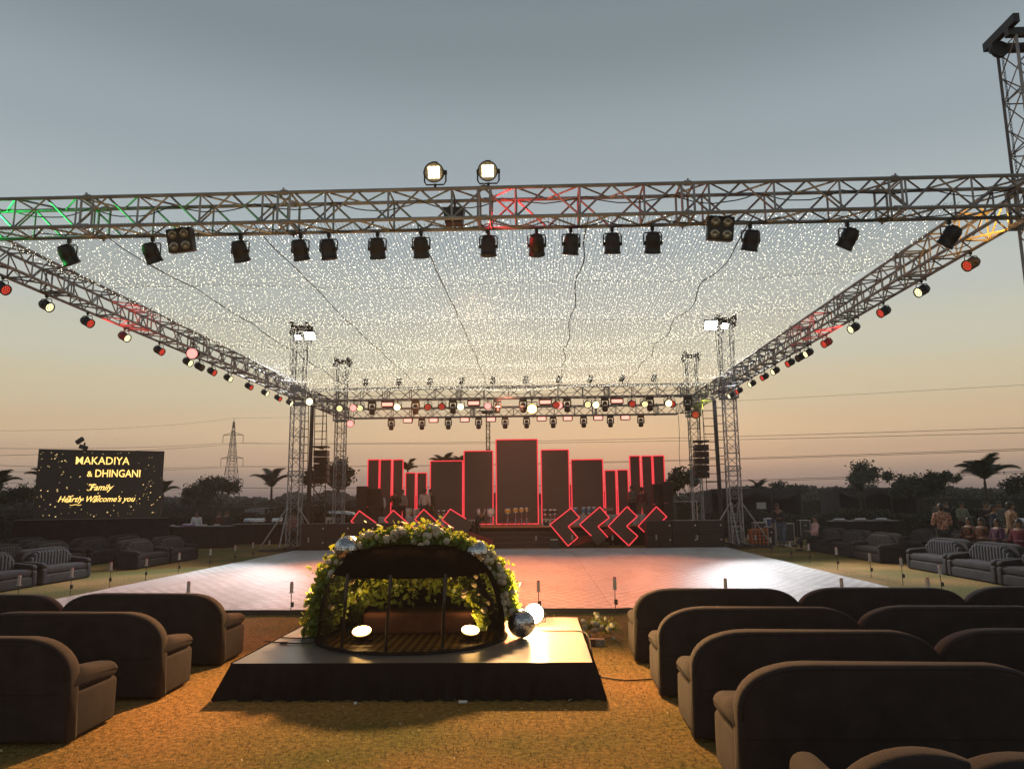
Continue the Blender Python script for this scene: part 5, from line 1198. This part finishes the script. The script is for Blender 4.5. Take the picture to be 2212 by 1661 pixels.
# ---------------------------------------------------------------- cars
def car(x,y,rz,col,suv,label):
    root=thing('parked_car',label,'car',(x,y,0),rz); L_,W_,H_=(4.3,1.75,1.66) if suv else (4.4,1.72,1.45)
    zb=.28; zs=.95 if suv else .88
    bd=[(-L_/2,zb+.12),(-L_/2+.05,zs-.10),(-L_/2+.5,zs),(L_/2-1.1,zs),(L_/2-.25,zs-.22),(L_/2,zs-.42),(L_/2-.02,zb+.05),(-L_/2+.1,zb)]
    m=MB(); n=len(bd); v=[];
    for (yy,s) in((-W_/2,.93),(-W_/2+.10,1),(W_/2-.10,1),(W_/2,.93)):
        for (a,b) in bd: v.append((a*(.985 if s<1 else 1),yy,zb+(b-zb)*(s if b>zs-.2 else 1)))
    f=[(k*n+i,(k+1)*n+i,(k+1)*n+(i+1)%n,k*n+(i+1)%n) for k in range(3) for i in range(n)]+[tuple(range(n)),tuple(range(3*n,4*n))[::-1]]
    m.add(v,f); m.build('body',col,root,True)
    gr=[(-L_/2+.10,zs-.02),(-L_/2+.35,H_-.08),(-L_/2+.8,H_),(.35,H_),(L_/2-1.9,H_-.08),(L_/2-1.05,zs-.02)] if suv else [(-L_/2+.45,zs-.02),(-L_/2+1.15,H_-.08),(-L_/2+1.6,H_),(.25,H_),(.65,H_-.1),(1.25,zs-.02)]
    def gh(off,col_,nm,sc=1):
        m=MB(); cx=sum(a for a,b in gr)/len(gr); v=[]
        for yy in(-1,1):
            for a,b in gr:
                t=(b-zs)/(H_-zs); v.append((cx+(a-cx)*sc,yy*((W_/2-.06)-.16*max(0,t)+off),b if sc==1 else zs+.04+(b-zs)*.84))
        k=len(gr); m.add(v,[tuple(range(k)),tuple(range(k,2*k))[::-1]]+[((i+1)%k,i,i+k,(i+1)%k+k) for i in range(k)]); return m.build(nm,col_,root)
    gh(0,col,'cabin'); gh(.006,mat('car_glass',(.02,.022,.025),.06,0,.05,3),'side_windows',.90)
    m=MB(); 
    for sy in(-1,1): m.box((.05,sy*(W_/2-.13),(zs+H_)/2),(.09,.05,H_-zs-.03))
    m.build('door_pillar',col,root)
    if suv: m=MB(); m.bar((-1.5,-.55,H_+.03),(.4,-.55,H_+.03),.02,5); m.bar((-1.5,.55,H_+.03),(.4,.55,H_+.03),.02,5); m.build('roof_rails',M_black,root)
    for sx in(-1,1):
        for sy in(-1,1):
            w=MB(); w.lathe([(.2,-.09),(.31,-.10),(.33,-.05),(.33,.05),(.31,.10),(.2,.09)],(sx*1.35,sy*(W_/2-.09),.33),20,Matrix.Rotation(PI/2,3,'X')); o=w.build('wheel',M_rubber,root,True)
            w=MB(); w.lathe([(.001,-.085),(.2,-.09),(.2,.09),(.001,.085)],(sx*1.35,sy*(W_/2-.09),.33),14,Matrix.Rotation(PI/2,3,'X')); w.build('rim',M_alu,o)
    for sy in(-1,1):
        m=MB(); m.rbox((L_/2-.12,sy*.62,zs-.36),(.2,.34,.14),.04,2); m.build('headlight',M_glass,root)
        m=MB(); m.rbox((.85 if not suv else .95,sy*(W_/2+.06),zs+.06),(.12,.18,.12),.03,2); m.build('mirror',col,root)
    return root
q=D(592,1120,45); car(q.x,45,rad(-28),mat('dark_car_paint',(.03,.032,.036),.25,.2,.05,2),True,'dark parked car with roof rails seen behind the tables, left of the tower')
q=D(722,1120,43); car(q.x,43,rad(188),mat('silver_car_paint',(.45,.46,.48),.25,.3,.05,2),False,'silver white parked saloon car behind the left subwoofers')

# ---------------------------------------------------------------- vegetation
def tree(p,h,cw,label,kind='round',seed=1,trunk_h=None,dens=1.0,leaf=.16,m=None):
    rnd=random.Random(seed); root=thing('tree',label,'tree',p); tb=MB(); tips=[]
    th=trunk_h or h*.35
    def grow(a,d,l,r,dep):
        pts=[a]; q=a.copy(); dd=d.copy()
        for k in range(4):
            dd=(dd+Vector((rnd.gauss(0,.12),rnd.gauss(0,.12),rnd.gauss(.02,.08)))).normalized(); q=q+dd*l/4; pts.append(q.copy())
        tb.tube(pts,[r*(1-.12*i) for i in range(5)],5)
        if dep==0: tips.append(pts[2]); tips.append(q); return
        if dep<=1: tips.append(q)
        for k in range(rnd.choice((2,3,3))):
            az=rnd.uniform(0,2*PI); sp=rnd.uniform(.45,.95) ; nd=(dd+Vector((math.cos(az)*sp*cw/h*1.6,math.sin(az)*sp*cw/h*1.6,rnd.uniform(-.1,.3)))).normalized(); grow(q,nd,l*rnd.uniform(.6,.85),r*.6,dep-1)
    grow(Vector((0,0,0)),Vector((rnd.gauss(0,.05),rnd.gauss(0,.05),1)).normalized(),th,h*.022,4)
    # fit tips into the wanted height and width
    zt=max(t.z for t in tips); sc=(h-th*.6)/(zt-th*.6); xm=max(abs(t.x) for t in tips); sx=min(1.6,max(.5,cw/2/xm))
    def fix(v): 
        v=Vector(v); k=max(0,min(1,(v.z-th*.6)/(h*.4))); z=th*.6+(v.z-th*.6)*sc if v.z>th*.6 else v.z
        return Vector((v.x*(1+(sx-1)*k),v.y*(1+(sx-1)*k),z))
    tb.v=[tuple(fix(v)) for v in tb.v]; tips=[fix(t) for t in tips]
    tb.build('trunk',M_bark,root)
    C=[]
    for t in tips:
        n=int(rnd.uniform(10,42)*dens); r=rnd.uniform(.16,.36)*cw*.22+.08
        for i in range(n):
            d=Vector((rnd.gauss(0,1),rnd.gauss(0,1),rnd.gauss(0,.8)))
            C.append(t+d*r*.6)
    v,f=leafv(C,leaf,.45); npmesh('crown',v,f,m or M_leafd,root)
    return root
def palm(p,h,span,label,seed=1,nf=9,droop=1.0):
    rnd=random.Random(seed); root=thing('palm_tree',label,'palm tree',p); t=MB(); th=h-span*.42
    t.tube([(0,0,0),(.04,0,th*.5),(0,.02,th)],[.13,.10,.07],8); t.tube([(0,.02,th),(0,.02,th+.35)],[.08,.04],8); t.build('trunk',M_bark,root)
    for k in range(nf):
        a=2*PI*k/nf+rnd.uniform(-.25,.25); el=(1.5,1.0,1.25,.75)[k%4]+rnd.uniform(-.15,.1); L0=span*.56*rnd.uniform(.8,1.1); pts=[]; q=Vector((0,.02,th+.25)); 
        for i in range(13):
            pts.append(q.copy()); e=el-droop*1.75*(i/12)**1.7; q=q+Vector((math.cos(a)*math.cos(e),math.sin(a)*math.cos(e),math.sin(e)))*L0/12
        V=[];F=[]
        m=MB(); m.tube(pts,[.022*(1-i/14) for i in range(13)],4)
        for i in range(1,12):
            for sub_ in(0,.33,.66):
                a0=pts[i].lerp(pts[i+1] if i<12 else pts[i],sub_); tn=(pts[min(i+1,12)]-pts[i-1]).normalized(); sd=tn.cross(Vector((0,0,1))); sd=sd.normalized() if sd.length>.1 else Vector((1,0,0)); up_=sd.cross(tn)
                ln=span*.135*math.sin(PI*(i+sub_+1.2)/14.5)*rnd.uniform(.8,1.1)
                for s in(-1,1):
                    for lift in(.35,-.25):
                        tip=a0+(sd*s*.8+tn*.45+up_*lift).normalized()*ln+Vector((0,0,-ln*.25)); w=tn*ln*.11
                        o=len(m.v); m.v+= [tuple(a0-w),tuple(a0+w),tuple(tip)]; m.f.append((o,o+1,o+2))
        m.build('frond',M_leafd,root)
    return root
def at_px(px,Y): return (D(px,1090,Y).x,Y,0)
def top(px,py,Y): return D(px,py,Y).z
tree(at_px(468,48),top(468,1036,48),3.2,'broad bushy tree in front of the pylon',seed=11,leaf=.22,dens=1.3,trunk_h=1.0)
tree(at_px(440,52),top(440,1058,52),2.6,'low round tree left of the pylon',seed=21,leaf=.2,dens=1.2,trunk_h=.8)
palm(at_px(585,46),top(585,1020,46),2.9,'feathery palm between the pylon and the left back tower',seed=5)
tree(at_px(722,44),top(722,992,44),3.7,'open branched tree behind the left rear tower',seed=17,leaf=.24,dens=.85,trunk_h=1.6)
tree(at_px(1487,44),top(1487,1012,44),3.2,'open leafed tree behind the right speaker array',seed=29,leaf=.26,dens=.8,trunk_h=1.5)
palm(at_px(103,40),top(103,1014,40),2.6,'palm tree at the left edge of the big screen',seed=8)
palm(at_px(350,42),top(350,1040,42),2.2,'palm peeping out right of the big screen',seed=9)
palm(at_px(-6,42),top(-6,1020,42),2.4,'palm cut by the left edge of the photograph',seed=10)
tree(at_px(48,46),top(48,1045,46),3.6,'dark bushy tree left of the big screen',seed=31,leaf=.2,dens=1.6,trunk_h=.9)
palm(at_px(880,50),top(880,998,50),2.0,'palm crown showing above the short left screens',seed=12)
palm(at_px(957,52),top(957,984,52),2.6,'palm crown just above the wide left screen',seed=13)
palm(at_px(994,54),top(994,988,54),2.2,'palm crown beside the broad tall left screen',seed=14)
palm(at_px(1640,52),top(1640,1042,52),2.2,'small palm above the dark booth right of the tower',seed=15)
tree(at_px(1738,50),top(1738,1041,50),1.8,'thin sparse young tree left of the power poles',seed=37,leaf=.2,dens=.5,trunk_h=2.0)
tree(at_px(1900,60),top(1900,1003,60),5.0,'dense dark round tree above the right booth',seed=41,leaf=.26,dens=2.6,trunk_h=1.6)
palm(at_px(1860,46),top(1860,1046,46),1.8,'slim palm standing in front of the right booth',seed=16)
tree(at_px(1995,44),top(1995,1030,44),3.4,'wide green tree between the dark tree and the tall palm',seed=43,leaf=.2,dens=1.3,trunk_h=1.2)
tree(at_px(2035,43),top(2035,1022,43),1.7,'slanting leafy tree just left of the tall palm',seed=44,leaf=.2,dens=.8,trunk_h=1.6)
palm(at_px(2133,44),top(2133,990,44),3.6,'tall palm with arching fronds at the right',seed=18,nf=10)
tree(at_px(2215,46),top(2215,1026,46),2.6,'tree cut by the right edge of the photograph',seed=47,leaf=.2,dens=1.1,trunk_h=1.4)
# hedges
def hedge(x0,x1,y,h,d,label,n,seed=1):
    root=thing('hedge',label,'hedge',((x0+x1)/2,y,0)); rs=np.random.default_rng(seed); X=rs.uniform(x0,x1,n)-(x0+x1)/2; prof=h*(.82+.22*np.array([noise.noise(Vector((a*.35,seed,0)))+.5*noise.noise(Vector((a*1.3,seed,3))) for a in X]))
    Z=prof*rs.random(n)**.6; Yy=rs.uniform(-d/2,d/2,n); v,f=leafv(np.stack([X,Yy,Z],1),.20,.55); npmesh('foliage',v,f,M_hedge,root)
    m=MB(); xx=x0
    m.rbox((0,0,h*.33),(x1-x0,d*.7,h*.66),.2,2); m.build('inner_branches',mat('hedge_core',(.010,.013,.007),.95),root)
hedge(-42,-9.5,39.5,1.75,1.6,'dark clipped hedge behind the screen and tables on the left',26000,2)
hedge(8.8,44,39.0,1.45,1.6,'dark clipped hedge behind the sofas on the right',26000,3)
hedge(-60,-14,62,2.6,3,'taller shrubs far behind the left hedge',9000,4)
hedge(12,70,66,2.7,3,'taller shrubs far behind the right hedge',9000,5)
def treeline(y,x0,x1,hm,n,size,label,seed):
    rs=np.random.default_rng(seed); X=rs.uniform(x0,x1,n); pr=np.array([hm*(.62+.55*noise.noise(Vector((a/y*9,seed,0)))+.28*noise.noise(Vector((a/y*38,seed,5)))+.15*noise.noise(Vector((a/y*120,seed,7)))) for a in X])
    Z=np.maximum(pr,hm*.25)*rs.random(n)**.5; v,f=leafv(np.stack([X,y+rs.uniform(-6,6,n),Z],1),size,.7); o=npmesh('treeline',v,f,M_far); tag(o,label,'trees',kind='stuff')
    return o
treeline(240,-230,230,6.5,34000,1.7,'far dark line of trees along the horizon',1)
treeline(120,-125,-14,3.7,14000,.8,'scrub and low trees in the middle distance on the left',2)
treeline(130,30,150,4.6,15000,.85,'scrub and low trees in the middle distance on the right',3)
# ---------------------------------------------------------------- buildings / booths
def booth(x0,x1,y,h,label,d=4):
    w=x1-x0; root=thing('fabric_booth',label,'booth',((x0+x1)/2,y,0)); m=MB(); m.box((0,d*.4,h/2),(w-.1,.12,h)); m.box((0,d*.1,h-.05),(w,d*.7,.12)); m.box((-w/2+.06,0,h/2-.06),(.1,d*.8,h-.12)); m.box((w/2-.06,0,h/2-.06),(.1,d*.8,h-.12)); m.build('dark_fabric',mat('booth_fabric',(.020,.020,.026),.9,0,.3,.8),root)
    m=MB()
    for x in(-w/2,-w/6,w/6,w/2): m.bar((x,-d*.42,0),(x,-d*.42,h+.05),.05,6)
    m.bar((-w/2,-d*.42,h+.05),(w/2,-d*.42,h+.05),.05,6); m.build('frame_posts',M_blackm,root)
    m=MB(); pts=[(-w/2+w*i/16,-d*.43,h-.12-.5*abs(math.sin(i/16*PI*2))) for i in range(17)]; 
    m.add([(p[0],p[1],h) for p in pts]+pts,[(i,i+1,i+18,i+17) for i in range(16)]); m.build('valance',MATS['booth_fabric'],root)
a=D(1523,1060,50);b=D(1711,1062,50); booth(a.x,b.x,50,a.z,'long dark fabric booth behind the right back tower')
a=D(1789,1058,52);b=D(1953,1059,52); booth(a.x,b.x,52,a.z,'dark fabric booth under the round dark tree on the right')
a=D(378,1077,150);b=D(426,1077,150); root=thing('farm_building','low pale flat roofed building far off left of the pylon','building',((a.x+b.x)/2,150,0)); m=MB(); w=b.x-a.x; m.box((0,0,a.z/2),(w,5,a.z)); m.build('wall',mat('pale_wall',(.14,.15,.19),.8),root); m=MB(); m.box((0,0,a.z+.1),(w+.4,5.4,.2)); m.build('roof',mat('roof_grey',(.12,.12,.12),.8),root)
for x in(-1.4,0.2,1.5): m=MB(); m.box((x,-2.51,a.z*.62),(.7,.04,.6)); m.build('window',M_black,root)
# ---------------------------------------------------------------- pylon, poles and wires
PY=D(497,1080,300); pyh=D(497,903,300).z
def pylon():
    root=thing('transmission_pylon','tall lattice power pylon far away on the left','pylon',(PY.x,300,0)); m=MB(); r=.10; z=[0,6,11,15.5,19.5,23,26,29,32,pyh-1.5]; 
    def hw(q): return 3.3*(1-q/24)+1.05*(q/24) if q<24 else 1.05*(1-(q-24)/(pyh-24))+.08
    for i in range(len(z)-1):
        a,b=z[i],z[i+1]; A=[Vector((sx*hw(a),sy*hw(a),a)) for sx,sy in((-1,-1),(1,-1),(1,1),(-1,1))]; B=[Vector((sx*hw(b),sy*hw(b),b)) for sx,sy in((-1,-1),(1,-1),(1,1),(-1,1))]
        for k in range(4): m.bar(A[k],B[k],r,4); m.bar(A[k],B[(k+1)%4],r*.7,4); m.bar(A[(k+1)%4],B[k],r*.7,4); m.bar(B[k],B[(k+1)%4],r*.7,4)
    m.bar((0,0,pyh-1.6),(0,0,pyh),r,4); m.build('lattice_body',M_blackm,root)
    ends=[]
    for (py,hwid,lbl) in((940,4.2,0),(990,4.6,1),(1036,5.0,2)):
        zz=D(497,py,300).z; c=MB()
        for s in(-1,1):
            c.bar((0,0,zz+1.3),(s*hwid,0,zz),.10,4); c.bar((0,-.6,zz),(s*hwid,0,zz),.10,4); c.bar((s*hwid*.5,0,zz+.65),(s*hwid*.5,0,zz),.07,4)
        o=c.build('cross_arm',M_blackm,root)
        for s in(-1,1): c=MB(); c.bar((s*hwid,0,zz),(s*hwid,0,zz-3.3),.10,5); c.build('insulator',M_blackm,o); ends.append(Vector((PY.x+s*hwid,300,zz-3.3)))
    return ends
ENDS=pylon(); 
def wire(a,b,sag,label,r=.045):
    a=Vector(a);b=Vector(b); m=MB(); pts=[]
    for i in range(33): t=i/32; p=a.lerp(b,t); p.z-=sag*4*t*(1-t); pts.append(p)
    m.tube(pts,r,4); tag(m.build('power_line',M_rubber),label,'power line','power lines of the far pylon')
LV=('top','middle','bottom')
for i,e in enumerate(ENDS):
    side='left' if i%2==0 else 'right'; lv=LV[i//2]
    # wires to the left frame edge, next pylon nearer to the camera out of frame
    yl=(1000,1013,1040,1058,1078,1090)[i]; b=D(-60,(968,985,1003,1018,1038,1052)[i],170); wire(e,b,.8,'thin power line running left from the %s %s arm of the pylon'%(lv,side),.05)
RW=[(950,926.4,'second highest'),(965,937,'third highest')]
for i,(e,yr,lb) in enumerate(((ENDS[0],(926),0),(ENDS[1],937,0),(ENDS[2],971,0),(ENDS[3],974.5,0),(ENDS[4],1019.5,0),(ENDS[5],1023.5,0))):
    side='left' if i%2==0 else 'right'; b=D(2300,yr-5,150); wire(e,b,1.2,'thin power line running right behind the stage from the %s %s arm of the pylon'%(LV[i//2],side),.05)
wire((PY.x,300,pyh),D(2300,826,150),1.5,'faint highest power line running right from the pylon tip',.03); wire((PY.x,300,pyh),D(-60,930,170),1.5,'faint highest power line running left from the pylon tip',.03)
for px,t,lb in((1777,1051,'wooden power pole with cross arm far away, left one'),(1797,1053,'wooden power pole with cross arm far away, right one')):
    p=D(px,t,150); root=thing('power_pole',lb,'power pole',(p.x,150,0)); m=MB(); m.bar((0,0,0),(0,0,p.z),.14,5); m.build('pole',M_bark,root); m=MB(); m.box((0,0,p.z-.7),(2.6,.15,.16)); m.box((0,0,p.z-1.5),(1.8,.15,.14)); m.build('cross_arm',M_bark,root); m=MB()
    for x in(-1.2,0,1.2): m.bar((x,0,p.z-.6),(x,0,p.z-.2),.09,5)
    m.build('insulators',M_blackm,root)
# flood light poles
p=D(183,956,38); root=thing('floodlight_pole','unlit twin floodlight pole rising behind the big screen','light pole',(p.x,38,0)); m=MB(); m.bar((0,0,0),(0,0,p.z),.05,6); m.build('pole',M_blackm,root)
for dx,dz,a in((0,-.25,.3),(-.22,.1,-.6)): m=MB(); m.rbox((dx,-.08,p.z+dz),(.42,.16,.22),.03,2,Matrix.Rotation(a,3,'Y')); m.build('lamp_head',M_black,root)
p=D(1054,893,60); root=thing('floodlight_pole','tall slim lighting mast rising behind the central screens','light pole',(p.x,60,0)); c,l,j=lattice((0,0,0),(0,0,p.z),.28,up=(0,1,0),half=.5,rc=.03,rl=.02); c.build('mast_tubes',M_blackm,root); l.build('mast_lacing',M_blackm,root); m=MB(); m.lathe([(.5,0),(.62,.06),(.5,.12)],(0,0,p.z),16); m.box((0,0,p.z+.2),(1.5,.2,.08)); m.build('lamp_ring',M_blackm,root)
# ---------------------------------------------------------------- tower floodlights
def tower_flood(px,py,Y,tgt,e,size,label,col=(.95,.97,1),cone=44):
    p=D(px,py,Y); root=thing('tower_floodlight',label,'floodlight',p); d=(Vector(tgt)-p).normalized(); R=d.to_track_quat('Z','Y').to_matrix()
    m=MB(); m.rbox((0,0,0),(size*1.25,size*1.05,.14),.03,2,R)
    for i in range(6): m.box(R@Vector((0,-size*.4+i*size*.16,-.10)),(size*1.0,.015,.08),R)
    m.build('housing',M_black,root); m=MB(); m.rbox(R@Vector((0,0,.075)),(size*1.1,size*.9,.02),.008,1,R); m.build('lamp_glass',E_white,root)
    m=MB(); m.tube([R@Vector((-size*.7,0,0)),R@Vector((-size*.7,0,-.2)),R@Vector((size*.7,0,-.2)),R@Vector((size*.7,0,0))],.014,5); m.bar((0,0,-.02),(0,.25,-.3),.03,5); m.build('bracket',M_blackm,root)
    lamp('flood_beam','SPOT',d*.2,d*3,e,col,root,cone,1.0,.15)
tower_flood(670,724,29.7,(-9.0,18.5,0),2200,.36,'bright white floodlight on the left back tower, right one')
tower_flood(646,727,29.7,(-12.5,21,0),1100,.22,'smaller white floodlight on the left back tower, left one')
tower_flood(1535,701,29.7,(7.0,19,0),2400,.42,'brightest white floodlight on the right back tower, left one')
tower_flood(1564,703,29.7,(11.5,19,0),1500,.24,'smaller white floodlight on the right back tower, right one')
# ---------------------------------------------------------------- added spots near the rig, without fixtures, for floor, trusses, lawn and screens
for (x,y,z,tx,ty,e,c,ang) in((-6.0,29.3,5.8,-4.2,19,3600,(1,.27,.07),58),(-1.0,29.3,5.8,-1.2,20,2500,(1,.25,.09),62),(4.2,29.3,5.8,2.4,20,2400,(1,.24,.08),58),(-4.6,29.3,5.8,-5.4,14.8,9000,(1,.25,.04),54),(1.0,29.3,5.8,-.4,14.5,2300,(1,.26,.08),50)):
    lamp('added_floor_spot','SPOT',(x,y,z),(tx,ty,0),e,c,None,ang,.9,.2)  # added orange spots that tint the floor, not tied to a fixture
for (a,b,e,c,ang) in RAKES: lamp('added_truss_spot','SPOT',a,b,e,c,None,ang,.8,.04)  # added coloured spots on the truss tubes
for (a,b) in(((-9.0,29.1,5.85),(-10.2,16.5,0)),((6.9,29.1,5.85),(8.0,17.0,0))): lamp('added_edge_spot','SPOT',a,b,12500 if a[0]<0 else 8000,(.90,.95,1),None,46,1.0,.2)  # added white spots that brighten the floor edges
for (a,b) in(((-9.6,28.5,5.8),(-14,16,0)),((7.5,28.5,5.8),(12.5,17,0))): lamp('added_lawn_spot','SPOT',a,b,1500,(1,.85,.55),None,60,1.0,.2)  # added warm spots for the side lawns, no fixture of their own
# added red spot near the back truss, in no fixture, to brighten the screens
lamp('added_screen_spot','SPOT',(-1.2,28.8,5.9),(-1.2,35,2.0),500,(1,.35,.2),None,100,.9,.2)

k=420; C=np.stack([rng.uniform(-5,3.5,k),rng.uniform(4.6,7.5,k),np.full(k,.022)],1); v,f=leafv(C,.020,.6); o=npmesh('fallen_petals',v,f,mat('fallen_petal',(.30,.24,.05),.8,0,0,3,0,col2=(.55,.50,.38))); tag(o,'small fallen petals and leaf flakes scattered on the near lawn','petals',kind='stuff')
# ---------------------------------------------------------------- dusk haze
m=bpy.data.materials.new('haze_air'); m.use_nodes=True; N=m.node_tree.nodes; N.remove(N['Principled BSDF']); v=N.new('ShaderNodeVolumePrincipled'); v.inputs['Density'].default_value=.0007; v.inputs['Color'].default_value=(.86,.82,.80,1); v.inputs['Anisotropy'].default_value=.2
m.node_tree.links.new(v.outputs[0],[n for n in N if n.type=='OUTPUT_MATERIAL'][0].inputs['Volume'])
hb=MB(); hb.box((0,155,21),(700,350,44)); o=hb.build('haze',m); tag(o,'thin dusty dusk haze over the whole ground','haze',kind='stuff')
S.cycles.volume_bounces=0
